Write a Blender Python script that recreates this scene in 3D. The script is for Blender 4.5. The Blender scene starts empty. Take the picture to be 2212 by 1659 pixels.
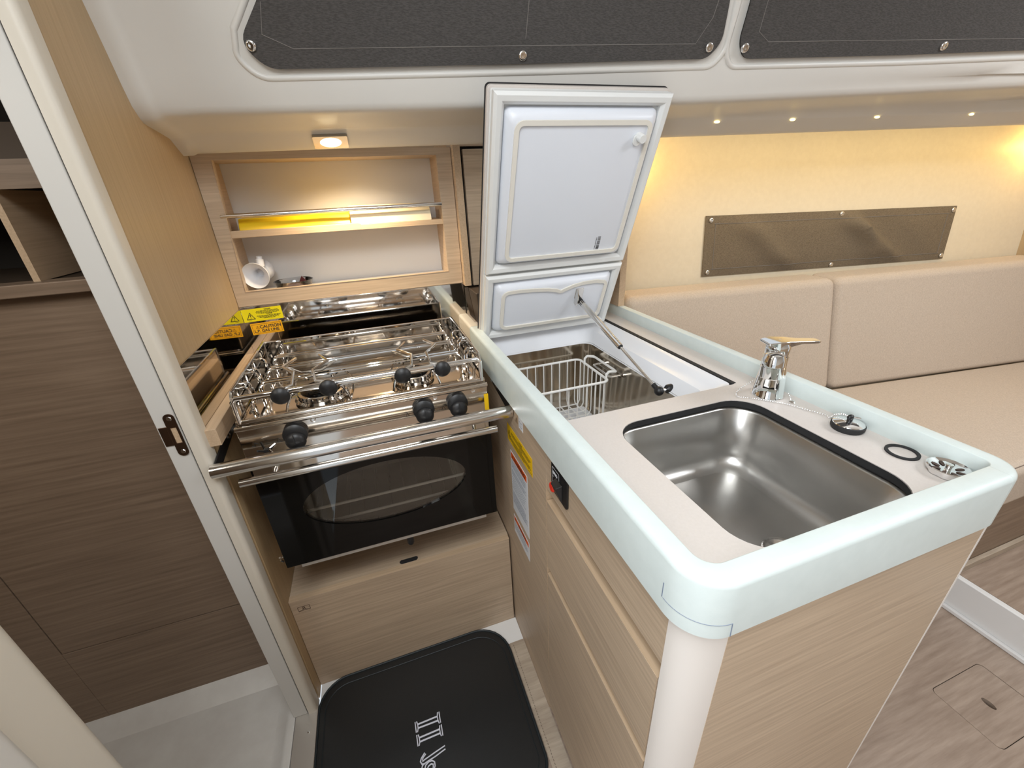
import bpy, bmesh, math, random
from mathutils import Vector, Matrix
random.seed(7)
R_ = math.radians
scene = bpy.context.scene
COL = scene.collection

# ------------------------------------------------------------------ camera
cam_d = bpy.data.cameras.new('camera'); cam = bpy.data.objects.new('camera', cam_d); COL.objects.link(cam)
cam_d.sensor_fit = 'HORIZONTAL'; cam_d.sensor_width = 36.0
cam_d.lens = 896.557 / 2212 * 36.0
cam_d.clip_start = 0.02; cam_d.clip_end = 50
RC = [[0.946, -0.176, 0.272], [-0.321, -0.388, 0.864], [-0.046, -0.905, -0.423]]
right = Vector([RC[i][0] for i in range(3)]).normalized()
fwd = Vector([RC[i][2] for i in range(3)]); fwd = (fwd - right * fwd.dot(right)).normalized()
up = right.cross(fwd)
cam.matrix_world = Matrix(((right.x, up.x, -fwd.x, 0), (right.y, up.y, -fwd.y, 0), (right.z, up.z, -fwd.z, 1.27), (0, 0, 0, 1)))
scene.camera = cam

# ------------------------------------------------------------------ world, lights, exposure
scene.view_settings.view_transform = 'Standard'
scene.view_settings.look = 'None'
scene.view_settings.gamma = 1.0
scene.view_settings.use_curve_mapping = False
scene.view_settings.exposure = 0.0
w = bpy.data.worlds.new('sky'); scene.world = w; w.use_nodes = True
bg = w.node_tree.nodes['Background']; bg.inputs[0].default_value = (0.86, 0.93, 1.0, 1); bg.inputs[1].default_value = 0.8
def area(name, loc, target, sx, sy, power, col):
    l = bpy.data.lights.new(name, 'AREA'); l.shape = 'RECTANGLE'; l.size = sx; l.size_y = sy; l.energy = power; l.color = col
    o = bpy.data.objects.new(name, l); COL.objects.link(o); o.location = loc
    o.rotation_euler = (Vector(target) - Vector(loc)).to_track_quat('-Z', 'Y').to_euler()
    return o
area('companionway_daylight', (-0.12, -0.02, 1.93), (0.02, 0.12, 0.7), 0.62, 0.62, 14, (0.93, 0.97, 1.0))
area('companionway_door_daylight', (-0.78, -0.55, 1.45), (0.35, 0.35, 0.7), 0.6, 0.8, 17, (0.96, 0.98, 1.0))
area('heads_fill', (-.85, .3, 1.58), (-.8, .9, .5), .3, .3, 4.4, (1.0, .93, .82))  # added fill lamp to brighten the heads; no port is modelled there
area('saloon_hatch_daylight', (1.75, -0.25, 1.93), (1.7, 0.5, 0.6), 0.6, 0.6, 15, (0.95, 0.97, 1.0))

# ------------------------------------------------------------------ materials
def new_mat(name, col=(.8, .8, .8), rough=.5, metal=0., **kw):
    m = bpy.data.materials.new(name); m.use_nodes = True
    b = m.node_tree.nodes['Principled BSDF']
    b.inputs['Base Color'].default_value = (*col, 1); b.inputs['Roughness'].default_value = rough; b.inputs['Metallic'].default_value = metal
    for k, v in kw.items(): b.inputs[k].default_value = v
    return m
def nodes(m): return m.node_tree.nodes, m.node_tree.links, m.node_tree.nodes['Principled BSDF']
def add_noise(m, scale, c1, c2, lo=.35, hi=.65, detail=5, bump=0., bdist=.001, rough=.6):
    N, L, b = nodes(m)
    tc = N.new('ShaderNodeTexCoord'); mp = N.new('ShaderNodeMapping'); mp.inputs['Scale'].default_value = scale
    nz = N.new('ShaderNodeTexNoise'); nz.inputs['Scale'].default_value = 1; nz.inputs['Detail'].default_value = detail; nz.inputs['Roughness'].default_value = rough
    rp = N.new('ShaderNodeValToRGB'); rp.color_ramp.elements[0].position = lo; rp.color_ramp.elements[1].position = hi
    rp.color_ramp.elements[0].color = (*c2, 1); rp.color_ramp.elements[1].color = (*c1, 1)
    L.new(tc.outputs['Object'], mp.inputs['Vector']); L.new(mp.outputs[0], nz.inputs['Vector']); L.new(nz.outputs['Fac'], rp.inputs[0]); L.new(rp.outputs[0], b.inputs['Base Color'])
    if bump:
        bp = N.new('ShaderNodeBump'); bp.inputs['Strength'].default_value = bump; bp.inputs['Distance'].default_value = bdist
        L.new(nz.outputs['Fac'], bp.inputs['Height']); L.new(bp.outputs[0], b.inputs['Normal'])
    return m
def wood(name, c1, c2, axis, rough=.45, fine=170, along=5, lo=.3, hi=.7):
    s = [fine, fine, fine]; s['xyz'.index(axis)] = along
    return add_noise(new_mat(name, c1, rough), s, c1, c2, lo, hi, detail=4, bump=.12, bdist=.0006)
OAK, OAKD = (.605, .472, .338), (.445, .335, .235)
M = {}
M['oak_x'] = wood('oak_grain_x', OAK, OAKD, 'x')
M['oak_y'] = wood('oak_grain_y', OAK, OAKD, 'y')
M['oak_z'] = wood('oak_grain_z', (.52, .375, .215), (.44, .31, .17), 'z', along=3)  # yellower than the other oak: warm lamp glow put into the colour
M['oak_edge'] = wood('oak_edge', (.62, .46, .31), (.50, .36, .23), 'y', fine=260)
M['oak_edge_x'] = wood('oak_edge_x', (.62, .46, .31), (.50, .36, .23), 'x', fine=260)
M['walnut'] = wood('brown_laminate', (.29, .21, .148), (.185, .128, .088), 'x', fine=110, along=4)
M['sole'] = wood('grey_oak_sole', (.42, .33, .262), (.27, .20, .152), 'x', fine=70, along=6, rough=.5)
M['sole_y'] = wood('grey_oak_sole_y', (.50, .42, .33), (.36, .29, .22), 'x', fine=90, along=9, rough=.5)
M['cream'] = add_noise(new_mat('cream_gelcoat', (.70, .68, .64), .38), (3, 3, 3), (.70, .68, .64), (.675, .655, .615))
M['cream_jamb'] = new_mat('cream_jamb', (.70, .65, .56), .4)
M['grey_jamb'] = new_mat('pale_grey_jamb', (.66, .65, .62), .4)
M['white_gel'] = new_mat('white_gelcoat', (.82, .82, .81), .25)
M['tray'] = add_noise(new_mat('shower_tray', (.72, .71, .68), .4), (9, 9, 9), (.72, .71, .68), (.64, .62, .59))
M['vinyl'] = add_noise(new_mat('cream_vinyl', (.74, .65, .49), .5), (60, 60, 60), (.74, .65, .49), (.71, .62, .465), bump=.05)
M['mint'] = add_noise(new_mat('pale_mint_edge', (.68, .77, .745), .32), (40, 40, 40), (.68, .755, .74), (.65, .725, .71))
M['greige'] = add_noise(new_mat('greige_laminate', (.66, .60, .555), .42), (300, 300, 300), (.655, .605, .565), (.63, .58, .54))
M['post'] = new_mat('ivory_post', (.80, .75, .70), .4)
M['mirror_steel'] = new_mat('polished_steel', (.70, .665, .62), .05, 1.)
M['hob_steel'] = new_mat('hob_steel', (.66, .60, .53), .09, 1.)
M['chrome'] = new_mat('chrome', (.88, .88, .88), .05, 1.)
M['bezel'] = new_mat('lamp_bezel', (.46, .42, .36), .22, 1.)
M['rail_steel'] = new_mat('rail_steel', (.78, .76, .73), .16, 1.)
sm = add_noise(new_mat('brushed_sink_steel', (.52, .51, .49), .3, 1.), (9, 9, 9), (.56, .55, .53), (.51, .50, .48), detail=4)
M['sink_steel'] = sm
N, L, b = nodes(sm); nz = N.new('ShaderNodeTexNoise'); nz.inputs['Scale'].default_value = 35; nz.inputs['Detail'].default_value = 6
mr = N.new('ShaderNodeMapRange'); mr.inputs['To Min'].default_value = .27; mr.inputs['To Max'].default_value = .36
L.new(nz.outputs['Fac'], mr.inputs['Value']); L.new(mr.outputs[0], b.inputs['Roughness'])
M['tub_steel'] = new_mat('icebox_steel', (.62, .56, .48), .13, 1.)
M['black'] = new_mat('black_plastic', (.012, .012, .013), .42)
M['rubber'] = new_mat('black_rubber', (.016, .016, .017), .7)
M['gloss_black'] = new_mat('black_enamel_glass', (.004, .004, .004), .05); nodes(M['gloss_black'])[2].inputs['Specular IOR Level'].default_value = .28
M['cavity'] = new_mat('oven_enamel', (.21, .20, .175), .3)
def thin_glass(name, tint, gloss):
    m = bpy.data.materials.new(name); m.use_nodes = True; N, L = m.node_tree.nodes, m.node_tree.links; N.clear()
    o = N.new('ShaderNodeOutputMaterial'); mx = N.new('ShaderNodeMixShader'); tr = N.new('ShaderNodeBsdfTransparent'); g = N.new('ShaderNodeBsdfGlossy'); fr = N.new('ShaderNodeFresnel')
    fr.inputs['IOR'].default_value = gloss; tr.inputs[0].default_value = (*tint, 1); g.inputs['Roughness'].default_value = .02; g.inputs[0].default_value = (1, 1, 1, 1)
    L.new(fr.outputs[0], mx.inputs[0]); L.new(tr.outputs[0], mx.inputs[1]); L.new(g.outputs[0], mx.inputs[2]); L.new(mx.outputs[0], o.inputs[0])
    return m
M['glass'] = thin_glass('oven_glass', (.88, .87, .84), 1.45)
M['clear'] = thin_glass('clear_plastic', (.90, .91, .92), 1.5)
M['white_plastic'] = new_mat('white_plastic', (.78, .80, .84), .3)
M['lid_white'] = new_mat('lid_white', (.74, .77, .83), .35)
M['gasket'] = new_mat('white_gasket', (.76, .77, .76), .5)
M['ivory_trim'] = new_mat('ivory_trim', (.76, .73, .66), .5)
M['wire_white'] = new_mat('white_coated_wire', (.82, .82, .80), .35)
def fabric(name, c1, c2, scale, rough=.9, bump=.5):
    return add_noise(new_mat(name, c1, rough), scale, c1, c2, .38, .62, detail=3, bump=bump, bdist=.0012)
def weave(name, c1, c2):
    m = new_mat(name, c1, .92); N, L, b = nodes(m)
    tc = N.new('ShaderNodeTexCoord'); outs = []
    for sc in ((160, 1250, 1250), (1250, 160, 160)):
        mp = N.new('ShaderNodeMapping'); mp.inputs['Scale'].default_value = sc; nz = N.new('ShaderNodeTexNoise'); nz.inputs['Scale'].default_value = 1; nz.inputs['Detail'].default_value = 2
        L.new(tc.outputs['Object'], mp.inputs['Vector']); L.new(mp.outputs[0], nz.inputs['Vector']); outs.append(nz.outputs['Fac'])
    ad = N.new('ShaderNodeMath'); ad.operation = 'ADD'; L.new(outs[0], ad.inputs[0]); L.new(outs[1], ad.inputs[1])
    hf = N.new('ShaderNodeMath'); hf.operation = 'MULTIPLY'; hf.inputs[1].default_value = .5; L.new(ad.outputs[0], hf.inputs[0])
    rp = N.new('ShaderNodeValToRGB'); rp.color_ramp.elements[0].position = .38; rp.color_ramp.elements[1].position = .62
    rp.color_ramp.elements[0].color = (*c2, 1); rp.color_ramp.elements[1].color = (*c1, 1); L.new(hf.outputs[0], rp.inputs[0]); L.new(rp.outputs[0], b.inputs['Base Color'])
    bp = N.new('ShaderNodeBump'); bp.inputs['Strength'].default_value = .25; bp.inputs['Distance'].default_value = .0008; L.new(hf.outputs[0], bp.inputs['Height']); L.new(bp.outputs[0], b.inputs['Normal'])
    return m
M['cushion'] = weave('beige_weave', (.62, .525, .43), (.47, .385, .305))
M['curtain'] = fabric('charcoal_canvas', (.080, .074, .070), (.050, .046, .043), (110, 750, 750), bump=.25)
M['curtain2'] = fabric('taupe_canvas', (.19, .148, .098), (.12, .09, .058), (140, 800, 800), bump=.3)
M['stitch'] = new_mat('grey_thread', (.20, .185, .17), .8)
M['seam'] = new_mat('dark_seam', (.20, .155, .12), .8)
M['mat'] = add_noise(new_mat('black_leatherette', (.014, .015, .016), .38), (900, 900, 900), (.016, .017, .018), (.010, .011, .012), bump=.25, bdist=.0005)
M['mat_edge'] = new_mat('mat_binding', (.010, .016, .020), .5)
M['embroidery'] = new_mat('white_thread', (.74, .76, .86), .7)
M['yellow'] = new_mat('yellow_label', (.86, .74, .005), .4)
M['orange_yellow'] = new_mat('amber_label', (.93, .47, .01), .4)
M['amber'] = new_mat('amber_sticker', (.90, .56, .01), .4)
M['print_black'] = new_mat('black_print', (.012, .010, .010), .5)
M['print_brown'] = new_mat('brown_print', (.22, .05, .008), .5)
M['print_orange'] = new_mat('orange_print', (.82, .12, .01), .5)
M['print_grey'] = new_mat('grey_print', (.20, .24, .32), .5)
M['print_dark'] = new_mat('dark_brown_print', (.06, .035, .025), .6)
M['label_white'] = new_mat('white_label', (.82, .85, .90), .4)
M['red'] = new_mat('red_button', (.90, .045, .02), .4)
M['blue'] = new_mat('blue_dot', (.02, .05, .6), .4)
M['yellow_plastic'] = new_mat('yellow_plastic', (.90, .60, .01), .35)
M['paper'] = new_mat('cream_paper', (.80, .70, .50), .6)
M['shelf_back'] = new_mat('ivory_panel', (.73, .715, .70), .5)
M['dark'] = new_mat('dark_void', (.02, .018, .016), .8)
M['alu'] = new_mat('aluminium_strip', (.55, .52, .48), .35, .6)
M['bronze'] = new_mat('bronzed_steel', (.20, .13, .09), .35, 1.)
M['dark_food'] = new_mat('dark_red_film', (.05, .01, .012), .3)
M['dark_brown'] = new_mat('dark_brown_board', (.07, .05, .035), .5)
em = new_mat('lamp_glow', (1, .9, .7), .5); nodes(em)[2].inputs['Emission Color'].default_value = (1, .82, .5, 1); nodes(em)[2].inputs['Emission Strength'].default_value = 14
M['glow'] = em
el = new_mat('led_glow', (1, .85, .5), .5); nodes(el)[2].inputs['Emission Color'].default_value = (1, .74, .28, 1); nodes(el)[2].inputs['Emission Strength'].default_value = 3
M['led'] = el

# ------------------------------------------------------------------ mesh helpers
def thing(name, label, cat, loc, group=None, kind=None):
    o = bpy.data.objects.new(name, None); o.empty_display_size = .03; COL.objects.link(o); o.location = loc
    o['label'] = label; o['category'] = cat
    if group: o['group'] = group
    return o
def tag(o, label=None, cat=None, group=None, kind=None):
    if label: o['label'] = label
    if cat: o['category'] = cat
    if group: o['group'] = group
    if kind: o['kind'] = kind
    return o
def wloc(o):
    v = Vector((0, 0, 0))
    while o: v = v + o.location; o = o.parent
    return v
class MB:
    def __init__(s, T=None): s.v = []; s.f = []; s.T = T
    def add(s, vs, fs):
        k = len(s.v)
        for v in vs:
            v = Vector(v); s.v.append(s.T @ v if s.T else v)
        for f in fs: s.f.append([i + k for i in f])
        return s
    def box(s, x0, x1, y0, y1, z0, z1):
        return s.add([(x0, y0, z0), (x1, y0, z0), (x1, y1, z0), (x0, y1, z0), (x0, y0, z1), (x1, y0, z1), (x1, y1, z1), (x0, y1, z1)],
                     [(0, 3, 2, 1), (4, 5, 6, 7), (0, 1, 5, 4), (1, 2, 6, 5), (2, 3, 7, 6), (3, 0, 4, 7)])
    def hexa(s, p): return s.add(p, [(0, 3, 2, 1), (4, 5, 6, 7), (0, 1, 5, 4), (1, 2, 6, 5), (2, 3, 7, 6), (3, 0, 4, 7)])
    def prism(s, pts, a, b, plane='xy'):
        n = len(pts)
        def p3(p, h):
            if plane == 'xy': return (p[0], p[1], h)
            if plane == 'xz': return (p[0], h, p[1])
            return (h, p[0], p[1])
        vs = [p3(p, a) for p in pts] + [p3(p, b) for p in pts]
        fs = [tuple(range(n - 1, -1, -1)), tuple(range(n, 2 * n))] + [(i, (i + 1) % n, n + (i + 1) % n, n + i) for i in range(n)]
        return s.add(vs, fs)
    def loft(s, rings, closed=True, cap0=False, cap1=False):
        n = len(rings[0]); vs = [p for r in rings for p in r]; fs = []
        for i in range(len(rings) - 1):
            for j in range(n if closed else n - 1):
                a = i * n + j; c = i * n + (j + 1) % n
                fs.append((a, c, c + n, a + n))
        if cap0: fs.append(tuple(range(n - 1, -1, -1)))
        if cap1: fs.append(tuple(range((len(rings) - 1) * n, len(rings) * n)))
        return s.add(vs, fs)
    def tube(s, pts, r, n=8, closed=False):
        pts = [Vector(p) for p in pts]; m = len(pts); rings = []; ref = None
        rr = r if isinstance(r, (list, tuple)) else [r] * m
        for i, p in enumerate(pts):
            if closed: d = (pts[(i + 1) % m] - pts[i - 1])
            else: d = (pts[min(i + 1, m - 1)] - pts[max(i - 1, 0)])
            d = d.normalized() if d.length > 1e-9 else Vector((0, 0, 1))
            if ref is None:
                ref = Vector((0, 0, 1)) if abs(d.z) < .9 else Vector((1, 0, 0))
            u = (ref - d * ref.dot(d))
            if u.length < 1e-6: u = d.orthogonal()
            u.normalize(); ref = u; w_ = d.cross(u)
            k = 1.0
            if 0 < i < m - 1 or closed:
                a = (pts[i] - pts[i - 1]).normalized(); c = (pts[(i + 1) % m] - pts[i]).normalized()
                ch = math.sqrt(max(.25, (1 + a.dot(c)) / 2)); k = 1 / ch
            rings.append([p + (u * math.cos(2 * math.pi * j / n) + w_ * math.sin(2 * math.pi * j / n)) * rr[i] * (k if k < 1.3 else 1.3) for j in range(n)])
        if closed: rings.append(rings[0]); return s.loft(rings)
        return s.loft(rings, cap0=True, cap1=True)
    def lathe(s, prof, c, n=24, axis=(0, 0, 1), cap=True):
        ax = Vector(axis).normalized(); u = ax.orthogonal().normalized(); w_ = ax.cross(u); c = Vector(c)
        rings = [[c + ax * h + (u * math.cos(2 * math.pi * j / n) + w_ * math.sin(2 * math.pi * j / n)) * max(r, 1e-5) for j in range(n)] for r, h in prof]
        return s.loft(rings, cap0=cap and prof[0][0] > 1e-4, cap1=cap and prof[-1][0] > 1e-4)
    def sphere(s, c, r, n=12, sc=(1, 1, 1)):
        k = len(s.v)
        prof = [(r * math.sin(math.pi * i / n), -r * math.cos(math.pi * i / n)) for i in range(n + 1)]
        c = Vector(c); rings = [[c + Vector((a * math.cos(2 * math.pi * j / (2 * n)) * sc[0], a * math.sin(2 * math.pi * j / (2 * n)) * sc[1], h * sc[2])) for j in range(2 * n)] for a, h in [(max(x, 1e-5), y) for x, y in prof]]
        return s.loft(rings)
    def holed(s, outer, holes, a, b, plane='xy'):
        bm = bmesh.new()
        loops = [outer] + holes; edges = []; idx = []
        for lp in loops:
            vs = [bm.verts.new((p[0], p[1], 0)) for p in lp]; idx.append(len(vs))
            edges += [bm.edges.new((vs[i], vs[(i + 1) % len(vs)])) for i in range(len(vs))]
        bm.verts.index_update()
        pts = [(v.co.x, v.co.y) for v in bm.verts]
        r = bmesh.ops.triangle_fill(bm, use_beauty=True, use_dissolve=False, edges=edges)
        tri = [[v.index for v in f.verts] for f in bm.faces]; bm.free()
        n = len(pts)
        def p3(p, h): return (p[0], p[1], h) if plane == 'xy' else ((p[0], h, p[1]) if plane == 'xz' else (h, p[0], p[1]))
        vs = [p3(p, a) for p in pts] + [p3(p, b) for p in pts]
        fs = [tuple(t) for t in tri] + [tuple(i + n for i in t[::-1]) for t in tri]
        k = 0
        for m in idx:
            for i in range(m): fs.append((k + i, k + (i + 1) % m, n + k + (i + 1) % m, n + k + i))
            k += m
        return s.add(vs, fs)
    def build(s, name, mat, parent=None, bevel=0., smooth=True, seg=2, angle=40, fix=True):
        me = bpy.data.meshes.new(name)
        if parent: off = wloc(parent)
        else:
            xs = [v.x for v in s.v]; ys = [v.y for v in s.v]; zs = [v.z for v in s.v]
            off = Vector(((min(xs) + max(xs)) / 2, (min(ys) + max(ys)) / 2, min(zs)))
        me.from_pydata([v - off for v in s.v], [], s.f)
        if fix:
            bm = bmesh.new(); bm.from_mesh(me); bmesh.ops.recalc_face_normals(bm, faces=bm.faces); bm.to_mesh(me); bm.free()
        me.materials.append(M[mat] if isinstance(mat, str) else mat)
        o = bpy.data.objects.new(name, me); COL.objects.link(o)
        if parent: o.parent = parent
        else: o.location = off
        if smooth:
            me.polygons.foreach_set('use_smooth', [True] * len(me.polygons)); me.set_sharp_from_angle(angle=R_(angle))
        if bevel:
            md = o.modifiers.new('bevel', 'BEVEL'); md.width = bevel; md.segments = seg; md.limit_method = 'ANGLE'; md.angle_limit = R_(40); md.harden_normals = True
        return o
def rrect(x0, x1, y0, y1, r, n=6):
    rs = r if isinstance(r, (list, tuple)) else [r] * 4
    out = []
    for (cx, cy, a0, q) in ((x0 + rs[0], y0 + rs[0], 180, rs[0]), (x1 - rs[1], y0 + rs[1], 270, rs[1]), (x1 - rs[2], y1 - rs[2], 0, rs[2]), (x0 + rs[3], y1 - rs[3], 90, rs[3])):
        for i in range(n + 1):
            t = R_(a0 + 90 * i / n); out.append((cx + q * math.cos(t), cy + q * math.sin(t)))
    return out
def struct(o, label=None):
    o['kind'] = 'structure'
    if label: o['label'] = label
    return o
def TM(o, u, v, n):
    u, v, n, o = Vector(u), Vector(v), Vector(n), Vector(o)
    return Matrix(((u.x, v.x, n.x, o.x), (u.y, v.y, n.y, o.y), (u.z, v.z, n.z, o.z), (0, 0, 0, 1)))
def text(name, body, size, T, u, v, mat, parent, bold=0., h=.0004, align='LEFT'):
    c = bpy.data.curves.new('t', 'FONT'); c.body = body; c.size = size; c.offset = bold * size; c.align_x = align; c.resolution_u = 3
    o = bpy.data.objects.new('t', c); COL.objects.link(o)
    dg = bpy.context.evaluated_depsgraph_get(); me = bpy.data.meshes.new_from_object(o.evaluated_get(dg))
    COL.objects.unlink(o); bpy.data.objects.remove(o); bpy.data.curves.remove(c)
    off = wloc(parent)
    for vt in me.vertices: vt.co = T @ Vector((vt.co.x + u, vt.co.y + v, h)) - off
    me.materials.clear(); me.materials.append(M[mat]); me.name = name
    r = bpy.data.objects.new(name, me); COL.objects.link(r); r.parent = parent
    return r
def bars(name, T, rows, mat, parent, h=.0004):
    """rows of small print too fine to read: each row (u0, u1, v, thickness), broken into word-length dashes"""
    mb = MB(T)
    for (u0, u1, v, t) in rows:
        u = u0
        while u < u1 - .0008:
            wl = min(random.uniform(.0025, .007), u1 - u); mb.add([(u, v, h), (u + wl, v, h), (u + wl, v + t, h), (u, v + t, h)], [(0, 1, 2, 3)]); u += wl + .0011
    o = mb.build(name, mat, parent, smooth=False, fix=False); return o

# ================================================================== STRUCTURE
# galley and saloon sole, with the lift-out inspection hatch
fo = [(-.345, -1.7), (1.545, -1.7), (1.545, 1.3), (-.345, 1.3)]
hx0, hx1, hy0, hy1 = 1.228, 1.428, .142, .284
fl = struct(MB().holed(fo, [rrect(hx0 - .0015, hx1 + .0015, hy0 - .0015, hy1 + .0015, .014)], -.025, 0).build('floor', 'sole', smooth=False), 'grey brown wood effect cabin sole')
hatch = MB().holed(rrect(hx0, hx1, hy0, hy1, .013), [[(1.326 + .008 * math.cos(t) , .213 + .015 * math.sin(t)) for t in [2 * math.pi * i / 20 for i in range(20)]]], -.018, -.0006).build('floor_hatch', 'sole', smooth=False)
tag(hatch, 'square wooden inspection hatch with oval finger hole set in the sole', 'hatch')
struct(MB().box(1.2, 1.46, .11, .31, -.06, -.04).build('floor_bilge', 'dark'), 'dark bilge under the inspection hatch')
MB().box(1.2, 1.46, .11, .31, -.04, -.0399)
strip = MB().box(.203, .2475, -.2, .80, .0005, .0015).build('sole_border', 'sole_y', fl, smooth=False); strip['label'] = 'paler border plank along the cabinet'
st = MB()
y = -.2
while y < .79: st.box(.2115, .2125, y, y + .004, .0015, .0018); y += .007
st.build('dotted_seam', 'print_dark', strip, smooth=False, fix=False)
# raised sole forward with its white riser
struct(MB().box(1.57, 3.4, -1.7, .46, .095, .12).build('floor_forward', 'sole', smooth=False), 'raised wood effect sole beside the settee')
rs = MB(); rs.box(1.548, 1.568, -1.7, .46, 0, .122); rs.box(1.535, 1.548, -1.7, .46, 0, .014)
struct(rs.build('trim_1', 'white_gel', bevel=.003), 'white riser step between the two soles')
# white liner fillet in front of the stove locker
MB_ = MB().prism([(.80, 0), (.8755, 0), (.8755, .0024), (.84, .0016)], -.344, .247, 'yz')
struct(MB_.build('trim_2', 'white_gel'), 'white moulded liner foot under the stove locker')

# aft bulkhead between galley and heads, with door jamb
bh = struct(MB().box(-.408, -.3555, .836, 1.62, 0, 1.9).build('wall_left', 'oak_z', smooth=False), 'vertical oak bulkhead on the left of the galley')
jb = MB().prism(rrect(-.370, -.349, .800, .8365, [.0, .010, .004, .0]), .012, 1.9, 'xy').build('jamb_moulding', 'cream_jamb', bh); jb['label'] = 'cream rounded door jamb moulding'
gj = MB().box(-.408, -.3735, .803, .836, .012, 1.9).build('jamb_face', 'grey_jamb', bh, bevel=.002); gj['label'] = 'pale grey jamb face'
sl = MB().box(-.3738, -.3698, .806, .836, .012, 1.9).build('jamb_seal', 'rubber', bh, smooth=False); sl['label'] = 'black rubber door seal'
# near jamb of the heads door
nj = struct(MB().prism(rrect(-.42, -.352, .05, .374, [.0, .0, .014, .012]), 0, 1.9, 'xy').build('wall_near', 'cream_jamb'), 'cream door post at the near side of the heads door')
MB().prism(rrect(-.36, -.338, .20, .31, [.0, .010, .010, .0]), 0, 1.9, 'xy').build('post_moulding', 'cream', nj)
# sill
sill = struct(MB().prism(rrect(-.404, -.348, .05, .836, .003), 0, .012).build('trim_3', 'alu', bevel=.002), 'metal door sill of the heads')
MB().lathe([(.0035, 0), (.0035, .0012), (.001, .0018)], (-.366, .755, .012), 12).build('screw', 'chrome', sill)
# heads compartment
tr = MB()
tr.box(-1.4, -.405, -.2, .985, -.03, -.005)
struct(tr.build('floor_heads', 'tray', smooth=False), 'white moulded shower floor of the heads')
tr2 = MB().prism([(.925, -.005), (.985, -.005), (.985, .03), (.975, .028), (.962, .016), (.945, .006)], -1.4, -.405, 'yz'); 
tr2.prism([(-.455, -.005), (-.405, -.005), (-.405, .011), (-.42, .011), (-.428, .008), (-.436, -.001)], -.2, .93, 'xz')
struct(tr2.build('trim_4', 'tray'), 'white coved edge of the shower floor')
wh = struct(MB().box(-1.4, -.884, .976, .996, .0, 1.14).build('wall_heads', 'walnut', smooth=False), 'dark brown laminate heads furniture')
MB().box(-.884, -.41, .976, .996, .0, .288).build('panel', 'walnut', wh, bevel=.001)
MB().box(-.882, -.41, .976, .996, .2905, 1.138).build('panel', 'walnut', wh, bevel=.001)
MB().box(-1.4, -.41, .95, .996, 1.140, 1.162).build('ledge', 'walnut', wh, bevel=.002)
MB().box(-1.4, -.41, .97, .99, 1.309, 1.352).build('fascia', 'walnut', wh)
MB().box(-.566, -.556, .972, 1.3, 1.162, 1.309).build('divider', 'oak_edge', wh)
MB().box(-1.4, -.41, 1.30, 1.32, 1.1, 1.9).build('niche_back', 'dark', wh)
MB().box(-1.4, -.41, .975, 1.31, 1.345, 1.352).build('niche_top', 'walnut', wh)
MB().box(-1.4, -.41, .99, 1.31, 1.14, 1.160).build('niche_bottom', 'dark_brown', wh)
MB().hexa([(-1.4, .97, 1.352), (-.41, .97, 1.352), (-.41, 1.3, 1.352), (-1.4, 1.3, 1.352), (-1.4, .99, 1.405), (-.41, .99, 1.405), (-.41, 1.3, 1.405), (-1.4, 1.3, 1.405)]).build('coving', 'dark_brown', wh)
struct(MB().box(-1.42, -1.4, -.2, 1.32, 0, 1.9).build('wall_heads_aft', 'walnut'), 'far wall of the heads')
struct(MB().box(-1.4, -.41, -.2, 1.3, 1.60, 1.62).build('ceiling_heads', 'cream'), 'heads ceiling')
struct(MB().box(-1.4, -.42, -.22, -.2, 0, 1.9).build('wall_heads_near', 'walnut'), 'near wall of the heads')

# moulded deck liner: side deck soffit and coachroof side, swept forward
SL = -.155
def lin(x, a, z): return (x, a + SL * (x + .33), z)
prof = [(1.30, 1.47), (1.272, 1.40), (1.266, 1.382), (1.258, 1.378), (1.250, 1.3795), (1.243, 1.383), (1.205, 1.4035), (1.196, 1.409), (1.186, 1.412), (1.13, 1.4185), (1.092, 1.4225), (1.080, 1.425), (1.0715, 1.430), (1.0675, 1.438), (1.0625, 1.452), (1.0565, 1.468), (1.0510, 1.488), (1.041, 1.52), (1.0145, 1.60), (.965, 1.75), (.935, 1.82), (.87, 1.88), (.70, 1.925)]
xs = [-.356, -.345, -.334, -.325, -.314] + [-.25 + .1 * i for i in range(38)]
rings = []
for x in xs:
    g = .014 if x < -.33 else (.009 if x < -.32 else (.002 if x < -.31 else 0))
    rg = []
    for i, (a, z) in enumerate(prof):
        rise = max(0, x - .7) * .02 if 1.41 < z < 1.46 else 0
        a2 = a - (g if z > 1.43 else 0); z2 = z + rise - (g * .7 if z <= 1.43 else 0)
        if x < -.3 and i < 5: a2 = a; z2 = z
        rg.append(lin(x, a2, z2))
    rings.append(rg)
struct(MB().loft(rings, closed=False).build('wall_coachroof', 'cream', angle=60), 'cream moulded coachroof side and deck soffit liner')
# hull side lining behind the settee
def hully(x, z): return 1.3374 - .16 * x + .1 * z
hv = MB().loft([[(x, hully(x, z), z) for z in (.3, .7, .95, 1.2, 1.45)] for x in [-.40, .2, .738, 1.2, 1.6, 2.0, 2.4, 2.8, 3.4]], closed=False)
struct(hv.build('wall_hull', 'vinyl', angle=60), 'cream vinyl hull lining lit by warm strip light above the settee')
fb = MB().box(2.54, 2.56, -.6, 1.12, .12, 1.92); struct(fb.build('wall_forward', 'oak_z', smooth=False), 'oak main bulkhead at the forward end of the settee')
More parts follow.
